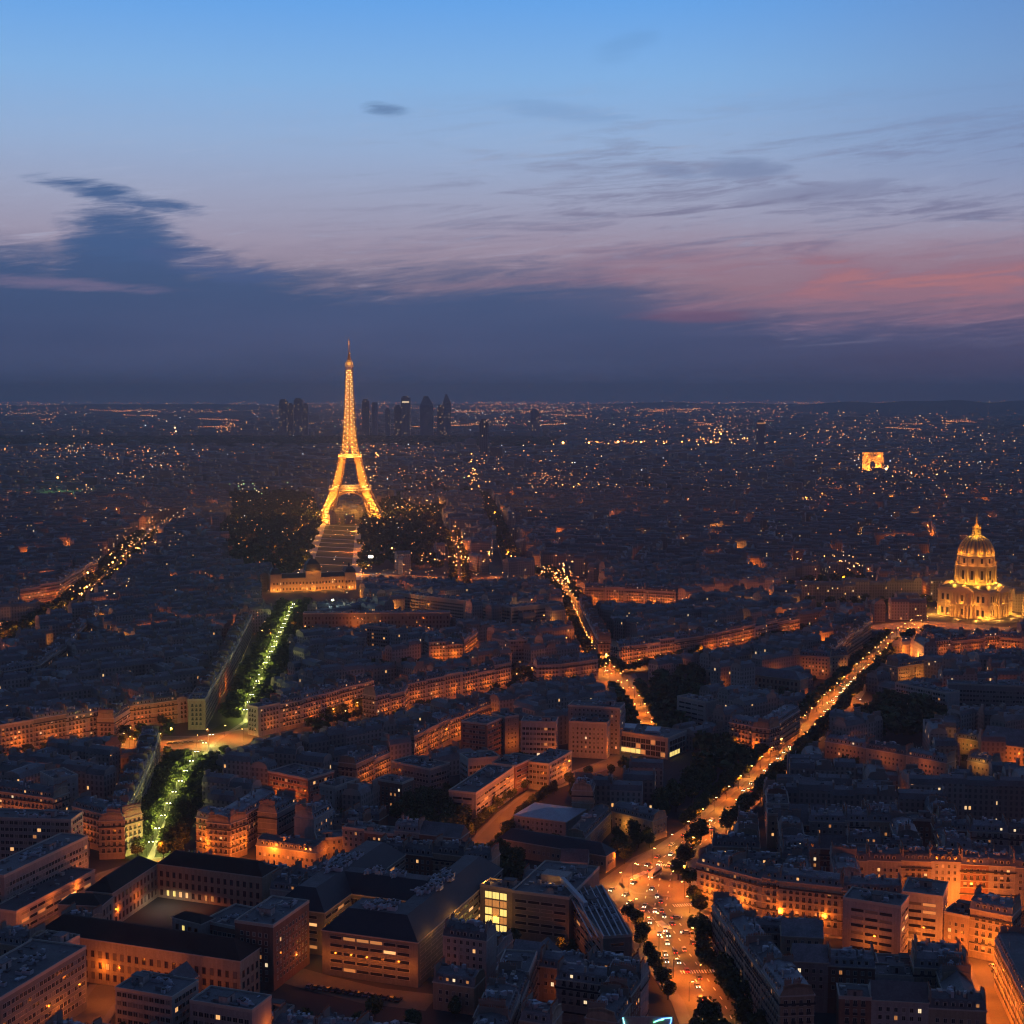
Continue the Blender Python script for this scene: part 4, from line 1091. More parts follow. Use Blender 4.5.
row([(537, 663), (560, 662), (598, 657)], 19, 'the row left of the star junction', 'dim stone block', 1500, .03)
row([(598, 640), (585, 615), (578, 600)], 20, 'the row right of the upper avenue', 'dim stone block', 0, .03)
row([(826, 656), (850, 636), (872, 622)], 19, 'the row left of the upper boulevard', 'dim stone block', 0, .03)
row([(935, 642), (1000, 636), (1045, 640)], 15, 'the row below the golden dome', 'low grey block', 1800, .05)
row([(500, 1050), (537, 955)], 19, 'the slanting row left of the sculpted office', 'dark block', 0, .03)

# sign with neon strokes on the roof at the very bottom
sg = MB(); cA, cB = P(622, 1017, 26), P(673, 1017, 26); d = (cB-cA).normalized(); n = Vector((-d.y, d.x))
L = (cB-cA).length
rt = empty('rooftop_sign', cA.x, cA.y, 0, math.atan2(d.y, d.x)); tag(rt, 'rooftop sign board with blue and green neon strokes at the bottom edge', 'sign')
sg.box(0, L, 0, .4, 14, 26); sg.obj('board', [M['concrete']], rt)
def neon(pts, colr, nm):
    m = mat(nm, (.3, .5, .5), .5, var=0, emis=colr, estr=5); b = MB()
    for a, c in zip(pts, pts[1:]): b.beam((a[0], -.15, a[1]), (c[0], -.15, c[1]), .22)
    b.obj('neon_tube', [m], rt)
neon([(.3, 25.8), (.6, 24.5), (1.0, 23), (1.6, 21), (2.3, 19)], (.25, .9, 1), 'neon_cyan')
neon([(L*.66, 24.6), (L*.8, 25.5), (L*.97, 25.8), (L*.96, 24.4), (L*.92, 22)], (.12, .35, 1), 'neon_blue')
neon([(L*.62, 24.2), (L*.72, 24.9), (L*.82, 25.2)], (.2, 1, .45), 'neon_green')
sb = MB(); 
for t in (.1, .5, .9): sb.beam((L*t, .6, 0), (L*t, .6, 25), .5)
sb.obj('sign_frame', [M['dark']], rt)

# ------------------------------------------------------------------ the iron tower
def lattice_tower():
    base = P(350.5, 521)
    rt = empty('lattice_tower', base.x, base.y, 0, R(-38) if False else R(0))
    tag(rt, 'tall golden iron lattice tower standing lit at the end of the lawns', 'tower')
    rt.scale = (1, 1, 1.015)
    # half width of the outer face and of each leg by height
    H = [(0, 64, 25), (20, 53, 22), (40, 43, 19), (57, 36, 17), (75, 29.5, 14.5), (95, 24, 12.5), (115, 19.5, 11.5), (125, 15, 12.6), (155, 11.8, 11), (175, 10.4, 9.8), (200, 9.0, 8.5), (225, 7.7, 7.3), (250, 6.6, 6.3), (276, 5.7, 5.5)]
    def hw(z):
        for (z0, a0, b0), (z1, a1, b1) in zip(H, H[1:]):
            if z <= z1: t = (z-z0)/(z1-z0); return a0+(a1-a0)*t, b0+(b1-b0)*t
        return H[-1][1], H[-1][2]
    ang = R(44)                       # the tower stands square to its lawn, seen nearly face on
    ca, sa = math.cos(R(5)), math.sin(R(5))
    def rot(x, y): return (x*ca-y*sa, x*sa+y*ca)
    def V3(x, y, z): a, b = rot(x, y); return (a, b, z)
    def leg(sx, sy, z0, z1, dz):
        b = MB(); z = z0
        while z < z1-.1:
            zn = min(z+dz, z1); o0, w0 = hw(z); o1, w1 = hw(zn)
            w0 = min(w0, o0*.98); w1 = min(w1, o1*.98)
            c0 = [(sx*o0, sy*o0), (sx*(o0-w0), sy*o0), (sx*(o0-w0), sy*(o0-w0)), (sx*o0, sy*(o0-w0))]
            c1 = [(sx*o1, sy*o1), (sx*(o1-w1), sy*o1), (sx*(o1-w1), sy*(o1-w1)), (sx*o1, sy*(o1-w1))]
            t = 1.15 if z < 115 else .72
            for i in range(4):
                j = (i+1) % 4
                b.beam(V3(*c0[i], z), V3(*c1[i], zn), t*1.5)
                b.beam(V3(*c0[i], z), V3(*c1[j], zn), t); b.beam(V3(*c0[j], z), V3(*c1[i], zn), t)
                b.beam(V3(*c1[i], zn), V3(*c1[j], zn), t)
            z = zn
        return b
    for sx in (-1, 1):
        for sy in (-1, 1):
            b = leg(sx, sy, 0, 57, 9.5); b2 = leg(sx, sy, 62, 115, 8.8); k = len(b.V)
            b.V += b2.V; b.F += [tuple(i+k for i in f) for f in b2.F]; b.m += b2.m; b.uv += b2.uv
            b.obj('leg', [M['iron']], rt)
    # upper shaft
    b = MB()
    for sx in (-1, 1):
        for sy in (-1, 1):
            q = leg(sx, sy, 120, 276, 12.0); k = len(b.V); b.V += q.V; b.F += [tuple(i+k for i in f) for f in q.F]; b.m += q.m; b.uv += q.uv
    b.obj('shaft', [M['iron']], rt)
    def sq(r): return [rot(-r, -r), rot(r, -r), rot(r, r), rot(-r, r)]
    for z, r, hh, nm in ((57, 37.5, 6, 'first_platform'), (115, 21, 5, 'second_platform'), (276, 7.5, 4, 'top_platform')):
        b = MB(); outer, inner = sq(r), sq(r*.55)
        for a in range(4):
            j = (a+1) % 4; q = [outer[a], outer[j], inner[j], inner[a]]; b.prism(q, z, z+1.2, 0, bottom=True); b.prism(q, z+hh-1, z+hh, 0, bottom=True)
            n_ = 14 if r > 20 else 5
            for i in range(n_):
                p = lerp(outer[a], outer[j], i/n_); p2 = lerp(outer[a], outer[j], (i+1)/n_)
                b.beam((*p, z), (*p, z+hh), .9); 
        b.obj(nm, [M['iron_brightened']], rt)
    # arches under the first platform
    for a in range(4):
        b = MB(); pr = None
        for i in range(17):
            t = -1+2*i/16; x = t*36; z = 14+40*math.sqrt(max(0, 1-t*t*.96)); y = -(hw(min(z, 57))[0]-2)
            an = a*math.pi/2; X, Y = x*math.cos(an)-y*math.sin(an), x*math.sin(an)+y*math.cos(an)
            p = V3(X, Y, z)
            if pr: b.beam(pr, p, 2.2)
            pr = p
        b.obj('arch', [M['iron']], rt)
    b = MB(); b.lathe([(4.6, 280), (4.6, 286), (3.2, 290), (2.2, 296), (1.7, 300), (1.0, 302), (.75, 322), (.3, 330)], 10); b.obj('mast', [M['iron']], rt)
    b = MB(); b.lathe([(6.6, 280), (6.6, 284.5), (4.0, 288)], 12); b.obj('cabin', [M['iron_brightened']], rt)
    x0, y0 = base.x, base.y
    def L(x, y, z, pw, col=GOLD): q = V3(x, y, z); light(col, pw, q[0], q[1], q[2], rt, size=1.2)
    for sx in (-1, 1):
        for sy in (-1, 1):
            for z in (3, 14, 27, 40, 52, 65, 76, 88, 100, 111):
                o, w = hw(z); L(sx*(o-w/2), sy*(o-w/2), z, EIF*.5*(1.25 if z < 50 else 1.0)*(w/14)**1.2)
    for z in range(123, 274, 8):
        for sx in (-1, 1): L(sx*hw(z)[0]*.45, -hw(z)[0]*.35, z, EIF*.34, (1, .43, .06))
    for z in (60.5, 118.5):
        for a in range(8):
            an = a*math.pi/4; r = 44 if z < 100 else 26
            L(r*math.cos(an), r*math.sin(an), z, EIF*.55, SODY)
    for a in range(4): L(11*math.cos(a*1.57), 11*math.sin(a*1.57), 283, EIF*.05, GOLD)
    for a in range(3): L(4*math.cos(a*2.1), 4*math.sin(a*2.1), 300+a*9, EIF*.06, GOLD)
    # projector lamps fixed up the legs
    fm = MB(); fm.lathe([(.0, -.6), (.7, -.2), (.7, .3), (0, .6)], 6); fme = fm.mesh('floodlight', [M['gold_lamp']])
    random.seed(5)
    for sx in (-1, 1):
        for z in list(range(8, 56, 8))+list(range(66, 114, 8))+list(range(122, 272, 8)):
            o, w = hw(z)
            q = V3(sx*(o-1.6), -(o+.3), z); link('floodlight', fme, rt, q, scale=(random.uniform(.7, 1.1),)*3)
            if z > 120: q = V3(sx*o*.3, -(o+.3), z+4); link('floodlight', fme, rt, q, scale=(1.0,)*3)
M['iron'] = mat('bronze_iron', (.38, .25, .14), .7, var=.15, scale=.05)
M['iron_brightened'] = mat('brightened_iron', (.6, .55, .45), .7, var=.1, scale=.2)  # paler copy of the iron; the lamplight on it is put into the colour
EIF = 62000
lattice_tower()
# bridge of lights behind it, terraces
def park_lamps(poly_pts, n, power, col):
    for i in range(n):
        t = (i+.5)/n; p = lerp(poly_pts[0], poly_pts[1], t); light(col, power, p[0], p[1], 7)
park_lamps(lsl, 9, 9000, SODY); park_lamps(lsr, 7, 7500, SODY)
for t in (.2, .42, .58, .76): p = lerp(lerp(lsl[0], lsl[1], t), lerp(lsr[0], lsr[1], t), .5); light(SODY, 4500, p[0], p[1], 9)

# ------------------------------------------------------------------ the golden dome
def dome_church():
    D = 1575.0; cx = (974.5-512)/1500*(D*CP+235*SP); cyy = D
    ang = R(-42.5)
    rt = empty('domed_church', cx, cyy, 0, ang); tag(rt, 'golden floodlit domed church on the square at the right edge', 'church')
    rt.scale = (1.02, 1.02, 1.02)
    st, dk = M['church'], M['slate']
    S = 28.0
    b = MB()
    b.box(-S, S, -S, S, 0, 13.2, 0); b.box(-S-.7, S+.7, -S-.7, S+.7, 13.2, 14.4, 1); b.box(-S+.3, S-.3, -S+.3, S-.3, 14.4, 26.5, 0); b.box(-S-.4, S+.4, -S-.4, S+.4, 26.5, 27.9, 1); b.box(-S+.8, S-.8, -S+.8, S-.8, 27.9, 30, 0)
    b.obj('wall', [st, M['church_trim']], rt)
    # porticos with a pediment on the four fronts
    for a in range(4):
        pe = empty('portico', 0, 0, 0, a*math.pi/2); pe.parent = rt
        b = MB(); w = 11.5
        for z0, z1 in ((0, 13.0), (14.6, 26.2)):
            b.box(-w, w, -S-.8, -S-.001, z0, z1, 0)
        b.box(-w-.6, w+.6, -S-4.4, -S-.4, 13.0, 14.6, 0); b.box(-w-.6, w+.6, -S-4.4, -S-.4, 26.2, 28.0, 0)
        i = len(b.V); b.V += [(-w-.6, -S-4.4, 28), (w+.6, -S-4.4, 28), (0, -S-4.4, 33.2), (-w-.6, -S+3, 28), (w+.6, -S+3, 28), (0, -S+3, 33.2)]
        for f in ((0, 1, 2), (0, 2, 5, 3), (2, 1, 4, 5), (3, 5, 4)): b.F.append(tuple(i+k for k in f)); b.m.append(0); b.uv += [(0, 0)]*len(f)
        b.obj('pediment', [st], pe)
        for x in (-10.4, -6.6, 6.6, 10.4):
            c = MB(); c.lathe([(1.0, 0), (.85, 13.0)], 10, x, -S-3, 0); c.lathe([(.85, 14.6), (.7, 26.2)], 10, x, -S-3, 0); c.obj('column', [st], pe)
        for x in (-3.0, 3.0):
            c = MB(); c.lathe([(.9, 0), (.8, 13.0)], 10, x, -S-2.2, 0); c.lathe([(.8, 14.6), (.7, 26.2)], 10, x, -S-2.2, 0); c.obj('column', [st], pe)
        for z in (3, 17):
            for x in (-22, -16.5, 16.5, 22, 0):
                c = MB(); yy = -S-.02 if z < 10 else -S+.28
                if x == 0: yy = -S-.82
                c.box(x-1.3, x+1.3, yy-.04, yy, z, z+6.2, 0); c.box(x-1.9, x+1.9, yy-.5, yy-.041, z+6.6, z+7.2, 1); c.box(x-1.9, x-1.35, yy-.3, yy, z-.4, z+6.6, 1); c.box(x+1.35, x+1.9, yy-.3, yy, z-.4, z+6.6, 1)
                c.obj('window', [M['glass'], M['church_trim']], pe)
        for x in (-26, -19.3, -13.6, 13.6, 19.3, 26):
            c = MB(); c.box(x-.7, x+.7, -S-.55, -S-.001, 0, 13.1, 0); c.box(x-.7, x+.7, -S-.25, -S+.29, 14.5, 26.4, 0); c.obj('pilaster', [st], pe)
    b = MB(); b.frustum([(-S+1, -S+1), (S-1, -S+1), (S-1, S-1), (-S+1, S-1)], 30.01, [(-20, -20), (20, -20), (20, 20), (-20, 20)], 33, 0); b.obj('roof', [dk], rt)
    # drum: lower storey with columns, attic with scrolls
    b = MB(); b.lathe([(19.6, 29), (19.6, 35), (18.6, 35.2), (18.6, 51), (20.3, 51.3), (20.3, 52.6), (17.6, 52.8), (17.6, 61.5), (18.6, 61.8), (18.6, 62.8), (17.3, 63.2)], 48, cap=True); b.obj('drum', [st], rt)
    for k in range(12):
        a = 2*math.pi*k/12+.26
        w_ = MB(); w_.box(-1.35, 1.35, -.3, .15, 38.5, 47.5, 0); w_.box(-2.1, 2.1, -.5, .2, 47.9, 48.8, 1); w_.box(-1.9, -1.4, -.4, .2, 38, 47.9, 1); w_.box(1.4, 1.9, -.4, .2, 38, 47.9, 1)
        w_.obj('window', [M['glass'], M['church_trim']], rt, (18.5*math.cos(a), 18.5*math.sin(a), 0), a+math.pi/2)
        w_ = MB(); w_.box(-1.1, 1.1, -.3, .15, 55, 60, 0); w_.box(-1.6, 1.6, -.5, .2, 60.1, 60.7, 1)
        w_.obj('window', [M['glass'], M['church_trim']], rt, (17.5*math.cos(a), 17.5*math.sin(a), 0), a+math.pi/2)
        a2 = a+.2618
        c = MB()
        for da in (-.085, .085): c.lathe([(.85, 35.2), (.7, 51)], 8, 20.0*math.cos(a2+da), 20.0*math.sin(a2+da))
        c.obj('column', [st], rt)
        s_ = MB(); s_.box(-.6, .6, -2.6, 0, 52.7, 56); s_.box(-.6, .6, -1.3, 0, 56, 61); s_.obj('buttress', [st], rt, (17.5*math.cos(a2), 17.5*math.sin(a2), 0), a2+math.pi/2)
    prof = [(17.2*math.cos(t)**.92 if t < 1.5 else 3, 63.2+19.2*math.sin(t)) for t in [i*1.36/14 for i in range(15)]]
    b = MB(); b.lathe(prof, 48, cap=True); b.obj('dome', [M['lead']], rt, smooth=True)
    for k in range(12):
        a = 2*math.pi*k/12; c = MB(); pr = None
        for r, z in prof:
            p = ((r+.25)*math.cos(a), (r+.25)*math.sin(a), z)
            if pr: c.beam(pr, p, 1.3)
            pr = p
        c.obj('rib', [M['gilt']], rt)
        a2 = a+.26; c = MB(); pr = None
        for r, z in prof[1:11]:
            p = ((r+.12)*math.cos(a2), (r+.12)*math.sin(a2), z)
            if pr: c.beam(pr, p, 2.1)
            pr = p
        c.obj('trophy_panel', [M['gilt']], rt)
    b = MB(); b.lathe([(4.6, 81.5), (4.8, 83.5), (3.0, 84), (3.0, 90), (3.7, 90.3), (3.7, 91.2), (2.4, 92), (1.5, 94), (.75, 96), (.18, 106.5), (.1, 107)], 12); 
    for k in range(4):
        a = k*math.pi/2+.78; b.lathe([(.6, 84), (.5, 90.5), (.1, 93)], 6, 4.0*math.cos(a), 4.0*math.sin(a))
    b.obj('lantern', [M['gilt']], rt)
    # statues and urns on the corners
    def pw(x, y, z, p, c=GOLD, s=.6): light(c, p, x, y, z, rt, size=s)
    for a in range(4):
        ca, sa = math.cos(a*math.pi/2), math.sin(a*math.pi/2)
        for x, y, z, p in [(-20, -S-8, 1.5, DP*.8), (0, -S-12, 1.5, DP*.7), (20, -S-10, 1.5, DP*.8), (-27, -S-6, 2, DP*.6), (27, -S-6, 2, DP*.6), (-15, -S-3, 15.5, DP*.12), (15, -S-3, 15.5, DP*.12), (0, -S-3, 15.8, DP*.08)]:
            pw(x*ca-y*sa, x*sa+y*ca, z, p)
    for k in range(12):
        a = 2*math.pi*k/12; pw(25*math.cos(a), 25*math.sin(a), 34, DP*.7, (1, .44, .04)); pw(20.8*math.cos(a+.26), 20.8*math.sin(a+.26), 54, DP*.075, SODY)
        pw(20.5*math.cos(a+.1), 20.5*math.sin(a+.1), 64.5, DP*.17, GOLD)
    for k in range(4):
        a = k*math.pi/2+.4; pw(8*math.cos(a), 8*math.sin(a), 84, DP*.16, (1, .6, .12)); pw(5*math.cos(a), 5*math.sin(a), 93, DP*.08, GOLD)
    occupy([(cx-46, cyy-46), (cx+46, cyy-46), (cx+46, cyy+46), (cx-46, cyy+46)])
M['church'] = mat('church_stone', (.46, .35, .21), .85, var=.2, scale=.15, fine=.15)
M['church_trim'] = mat('church_cornice', (.42, .33, .22), .85, var=.15, scale=.2)
M['lead'] = mat('lead_dome', (.30, .25, .18), .55, var=.3, scale=.3, fine=.2)
M['gilt'] = mat('gilding', (.75, .48, .14), .45, var=.2, scale=.4)
DP = 12500
dome_church()

# ------------------------------------------------------------------ the academy before the lawns
def academy():
    A, B = P(272, 592), P(354, 589); d = (B-A).normalized(); L = (B-A).length
    rt = empty('academy_building', A.x, A.y, 0, math.atan2(d.y, d.x)); tag(rt, 'floodlit golden academy with a square central dome before the lawns', 'academy')
    b = MB(); b.box(0, L, 0, 16, 0, 15, 0); b.box(-.4, L+.4, -.5, 16.4, 15, 15.8, 1)
    b.obj('wall', [M['church'], M['church_trim']], rt)
    for x0, x1, nm in ((-2, 11, 'end_pavilion'), (L-11, L+2, 'end_pavilion'), (L/2-9, L/2+9, 'central_pavilion')):
        h_ = 20 if nm == 'end_pavilion' else 23
        c = MB(); c.box(x0, x1, -3, 19, 0, h_, 0); c.box(x0-.4, x1+.4, -3.4, 19.4, h_, h_+.9, 1); c.obj(nm, [M['church'], M['church_trim']], rt)
        r = MB(); m_ = (x0+x1)/2; q0 = [(x0, -3), (x1, -3), (x1, 19), (x0, 19)]; q1 = [(m_-3.4, 4), (m_+3.4, 4), (m_+3.4, 12), (m_-3.4, 12)]
        q05 = [(m_-(m_-x0)*.85, -1.2), (m_+(m_-x0)*.85, -1.2), (m_+(m_-x0)*.85, 17.2), (m_-(m_-x0)*.85, 17.2)]
        top = h_+(7 if nm == 'end_pavilion' else 14)
        r.frustum(q0, h_+.91, q05, h_+(top-h_)*.6, 0, top=False); r.frustum(q05, h_+(top-h_)*.6, q1, top, 0)
        r.lathe([(1.4, top), (1.2, top+3), (.2, top+5)], 8, m_, 8); r.obj('roof', [M['slate']], rt)
    r = MB(); r.frustum([(0, 0), (L, 0), (L, 16), (0, 16)], 15.81, [(2, 5), (L-2, 5), (L-2, 11), (2, 11)], 20.5); r.obj('roof', [M['slate']], rt)
    k = int(L/3.9)
    for i in range(k):
        x = 2+i*(L-4)/(k-1)
        mid = abs(x-L/2) < 9 or x < 11 or x > L-11
        for z in (1.5, 8.5):
            yy = -3.02 if mid else -.02
            link('window', WM['tall']['off' if random.random() > .06 else 'lit'], rt, (x, yy, z), 0)
    c_, s_ = d.x, d.y
    for i in range(9):
        x = L*(i+.5)/9
        light(SODY, 3600 if i % 2 else 1900, x, -6-3*(i % 2), 2, rt, size=.6)
        if i % 2: light(SODY, 1500, x, 3, 18 if abs(x-L/2) > 10 else 27, rt)
    light(SODY, 2600, L/2, -8, 26, rt); light(SODY, 2200, -4, -6, 3, rt); light(SODY, 2200, L+4, -6, 3, rt)
    n = Vector((-d.y, d.x)); occupy([A-n*24, B-n*24, B+n*24, A+n*24])
academy()
q = P(371, 573); mb = MB(); mb.lathe([(.25, 0), (.2, 21)], 6); mt = mb.obj('light_mast', [M['dark']], None, (q.x, q.y, 0)); tag(mt, 'tall mast with a dazzling white light right of the golden academy', 'light mast')
mb = MB(); mb.box(-2.6, 2.6, -.6, .6, 20, 22.8); mb.obj('lamp_bank', [M['head']], mt); light((.95, 1, .95), 9000, q.x, q.y-3, 23, None)
q = P(333, 623); light((.7, 1, .9), 9000, q.x, q.y-4, 26)
mb = MB(); mb.lathe([(.2, 0), (.2, 23)], 6); mt = mb.obj('light_mast', [M['dark']], None, (q.x, q.y, 0)); tag(mt, 'mast with a white work light above the long grey slab', 'light mast'); mb = MB(); mb.box(-1, 1, -.5, .5, 23, 24.4); mb.obj('lamp_bank', [M['lamp_white']], mt)

# ------------------------------------------------------------------ the arch on the far hill
def arch():
    D = 4250.0; u = 872.5; f = D*CP+235*SP; x = (u-512)/1500*f
    rt = empty('triumphal_arch', x, D, 15, R(-12)); tag(rt, 'golden lit triumphal arch on the far hill', 'arch')
    w, dp, H = 29, 13, 56; ow = 7.5; sp = 34
    b = MB()
    b.box(-w, -ow, -dp, dp, -15, 38, 0); b.box(ow, w, -dp, dp, -15, 38, 0)
    pr = [(-ow, 0)]; n = 12
    pts = [(ow*math.cos(math.pi*k/n), 17+ow*math.sin(math.pi*k/n)) for k in range(n+1)]
    for k in range(n):
        (x0, z0), (x1, z1) = pts[k], pts[k+1]
        b.face([(x0, -dp, z0), (x0, -dp, 38), (x1, -dp, 38), (x1, -dp, z1)]); b.face([(x0, dp, z0), (x1, dp, z1), (x1, dp, 38), (x0, dp, 38)]); b.face([(x0, -dp, z0), (x1, -dp, z1), (x1, dp, z1), (x0, dp, z0)])
    b.obj('pier', [M['church']], rt)
    b = MB(); b.box(-w-1.5, w+1.5, -dp-1.5, dp+1.5, 38, 41, 0); b.box(-w, w, -dp, dp, 41, 49, 0); b.box(-w-.8, w+.8, -dp-.8, dp+.8, 49, 51, 0); b.obj('attic', [M['church']], rt)
    for x_ in (-19, 19):
        c = MB(); c.box(x_-6, x_+6, -dp-2, -dp-.01, 4, 19); c.obj('relief', [M['church_trim']], rt)
    for x_, z, p in [(-24, 3, 70000), (-12, 3, 60000), (12, 3, 60000), (24, 3, 70000), (0, 2, 60000)]: light(SODY, p, x_, -dp-22, z, rt, size=1)
    light(GOLD, 30000, 0, 0, 6, rt, size=1); light(SODY, 12000, -18, -dp-6, 40, rt, size=1); light(SODY, 12000, 18, -dp-6, 40, rt, size=1)
    m_ = MB(); m_.lathe([(120, -15), (60, -2), (0.1, 0)], 24, cap=False)
arch()
hb = MB(); ax = (872.5-512)/1500*4250; hb.lathe([(420, -.5), (260, 8), (120, 14.6), (1, 15)], 32, ax, 4250, cap=False); tag(hb.obj('terrain', [M['ground']]), kind='structure')

# ------------------------------------------------------------------ towers of the business district
TW = [(284, 399, 8, 1), (291, 403, 5, 0), (299, 398, 9, 1), (306, 403, 5, 0), (366, 399, 7, 0), (375, 402, 6, 2), (398, 405, 7, 0), (406, 396, 9, 3), (427, 396, 13, 4), (447, 394, 8, 5), (441, 405, 7, 0), (388, 408, 5, 0),
      (535, 409, 9, 0), (484, 419, 9, 0), (760, 420, 9, 0)]
for i, (u, vt, wpx, kind) in enumerate(TW):
    D = 7600.0 if vt < 412 else 5600.0
    if u in (760,): D = 5400.0
    if u == 484: D = 5200.0
    f = D*CP+235*SP; x = (u-512)/1500*f; wd = wpx/1500*f/2
    # height from the top row
    z = 235 + D*math.tan(math.atan((512-vt)/1500)-PITCH)
    b = MB(); sc = z
    if kind == 4: b.frustum([(-wd, -wd), (wd, -wd), (wd, wd), (-wd, wd)], 0, [(-wd, -wd), (wd, -wd), (wd, wd), (-wd, wd)], z*.78, 0, top=False); b.frustum([(-wd, -wd), (wd, -wd), (wd, wd), (-wd, wd)], z*.78, [(-wd*.45, -wd*.4), (wd*.2, -wd*.4), (wd*.2, wd*.4), (-wd*.45, wd*.4)], z)
    elif kind == 5: b.prism([(-wd, -wd), (wd, -wd), (wd, wd), (-wd, wd)], 0, z*.8); b.frustum([(-wd, -wd), (wd, -wd), (wd, wd), (-wd, wd)], z*.8, [(-wd*.3, -wd*.6), (wd*.0, -wd*.6), (wd*.0, wd*.6), (-wd*.3, wd*.6)], z)
    elif kind == 2: b.lathe([(wd, 0), (wd, z-6), (wd*.8, z)], 14)
    else:
        b.prism([(-wd, -wd*.8), (wd, -wd*.8), (wd, wd*.8), (-wd, wd*.8)], 0, z-8); b.prism([(-wd*.7, -wd*.5), (wd*.5, -wd*.5), (wd*.5, wd*.5), (-wd*.7, wd*.5)], z-8, z)
    # wall uv in metres comes with prism(); give the frusta the same
    o = b.obj('office_tower', [M['towerwin']], None, (x, D, 0), uv=True)
    names = ['left', 'second', 'third', 'fourth', 'fifth', 'sixth', 'seventh', 'eighth', 'ninth', 'tenth', 'eleventh', 'twelfth']
    if u == 760: lab = 'lone dark tower with a red top standing left of the far arch'
    elif u == 535: lab = 'dark tower on the skyline right of the business district'
    elif u == 484: lab = 'broad faint tower on the wooded far bank under the skyline'
    elif u == 796: lab = 'thin faint skyline tower between the lone tower and the far arch'
    elif u == 465: lab = 'small tower right of the pointed skyline tower'
    elif u == 243: lab = 'small skyline tower left of the twin dark clusters'
    elif u == 330: lab = 'faint tower just left of the iron tower shaft'
    else:
        near = {284: 'leftmost tower of the dark cluster left of the iron tower', 291: 'lower tower between the two tall ones of the left cluster', 299: 'broad tower at the right of the left skyline cluster', 306: 'small tower ending the left skyline cluster',
                366: 'first skyline tower right of the iron tower', 375: 'round skyline tower behind the first right of the iron tower', 388: 'low tower in the gap before the business district', 398: 'narrow tower left of the tower with a white light band',
                406: 'skyline tower with a white light band near its top', 427: 'wide sloping topped skyline tower in the business district', 441: 'low tower at the foot of the pointed skyline tower', 447: 'pointed skyline tower at the right of the business district'}
        lab = near[u]
    tag(o, lab, 'tower', 'far skyline towers')
    if u == 406:
        s = MB(); s.box(-wd*.75, wd*.75, -wd*.8-1.5, -wd*.8-.2, z-34, z-26); s.obj('light_band', [M['lit_white']], o)
    if u == 760:
        s = MB(); s.box(-wd*.9, wd*.9, -wd*.8-1.5, -wd*.8-.2, z-14, z-9); s.obj('light_band', [M['lit_dim']], o)

# ------------------------------------------------------------------ cars
def car_meshes(colr, nm):
    m = mat('car_paint_'+nm, colr, .3, var=0, spec=.6)
    b = MB(); prof = [(-2.15, .35), (-2.2, .75), (-1.5, .9), (-.95, 1.42), (.75, 1.42), (1.35, .95), (2.1, .82), (2.2, .4)]
    n = len(prof); i = 0
    for s in (-.85, .85): b.V += [(x, s*(1 if z < 1 else .85), z) for x, z in prof]
    b.F.append(tuple(range(n))); b.F.append(tuple(reversed(range(n, 2*n)))); b.m += [0, 0]
    for k in range(n):
        j = (k+1) % n; b.F.append((k, n+k, n+j, j)); b.m.append(1 if k in (2, 4) else 0)
    b.uv = [(0, 0)]*sum(len(f) for f in b.F)
    for s in (-1, 1):
        y = s*.87; b.F.append(tuple(range(len(b.V), len(b.V)+4))); b.V += [(-1.2, y*.97, .95), (1.1, y*.97, .95), (.7, y*.89, 1.36), (-.9, y*.89, 1.36)]; b.m.append(1); b.uv += [(0, 0)]*4
    return b.mesh('body', [m, M['glass']])
CARB = [car_meshes((.02, .02, .025), 'black'), car_meshes((.35, .35, .36), 'silver'), car_meshes((.7, .7, .68), 'white'), car_meshes((.3, .02, .015), 'red'), car_meshes((.05, .08, .16), 'blue'), car_meshes((.14, .14, .15), 'grey')]
CNAME = ['black', 'silver', 'white', 'red', 'blue', 'grey']
def disc(nm, r, w, m_):
    b = MB(); i = 0
    for y in (-w/2, w/2): b.V += [(r*math.cos(2*math.pi*k/12), y, r*math.sin(2*math.pi*k/12)) for k in range(12)]
    b.F = [tuple(range(12)), tuple(reversed(range(12, 24)))]+[((k+1) % 12, k, 12+k, 12+(k+1) % 12) for k in range(12)]; b.m = [0]*14; b.uv = [(0, 0)]*sum(len(f) for f in b.F)
    return b.mesh(nm, [m_])
WH = disc('wheel', .33, .22, M['dark'])
hlm = MB(); hlm.box(-.06, .06, -.16, .16, -.11, .11); HL = hlm.mesh('headlight', [M['head']]); TL = hlm.mesh('taillight', [M['tail']])
HOFF = hlm.mesh('headlight', [M['trim']]); TOFF = hlm.mesh('taillight', [mat('taillight_off', (.3, .02, .02), .4, var=0)])
CARS = []
def car(x, y, rz, label, group, on=True, c=None):
    ci = random.choice([0, 0, 1, 1, 2, 2, 3, 4, 5, 5]) if c is None else c
    rt = empty('car', x, y, .2, rz); tag(rt, label.replace('{c}', CNAME[ci]), 'car', group)
    link('body', CARB[ci], rt)
    for sx in (-1.35, 1.35):
        for sy in (-.78, .78): link('wheel', WH, rt, (sx, sy, .33))
    for sy in (-.6, .6):
        link('headlight', HL if on else HOFF, rt, (2.2, sy, .62)); link('taillight', TL if on else TOFF, rt, (-2.2, sy, .7))
    CARS.append(rt); return rt
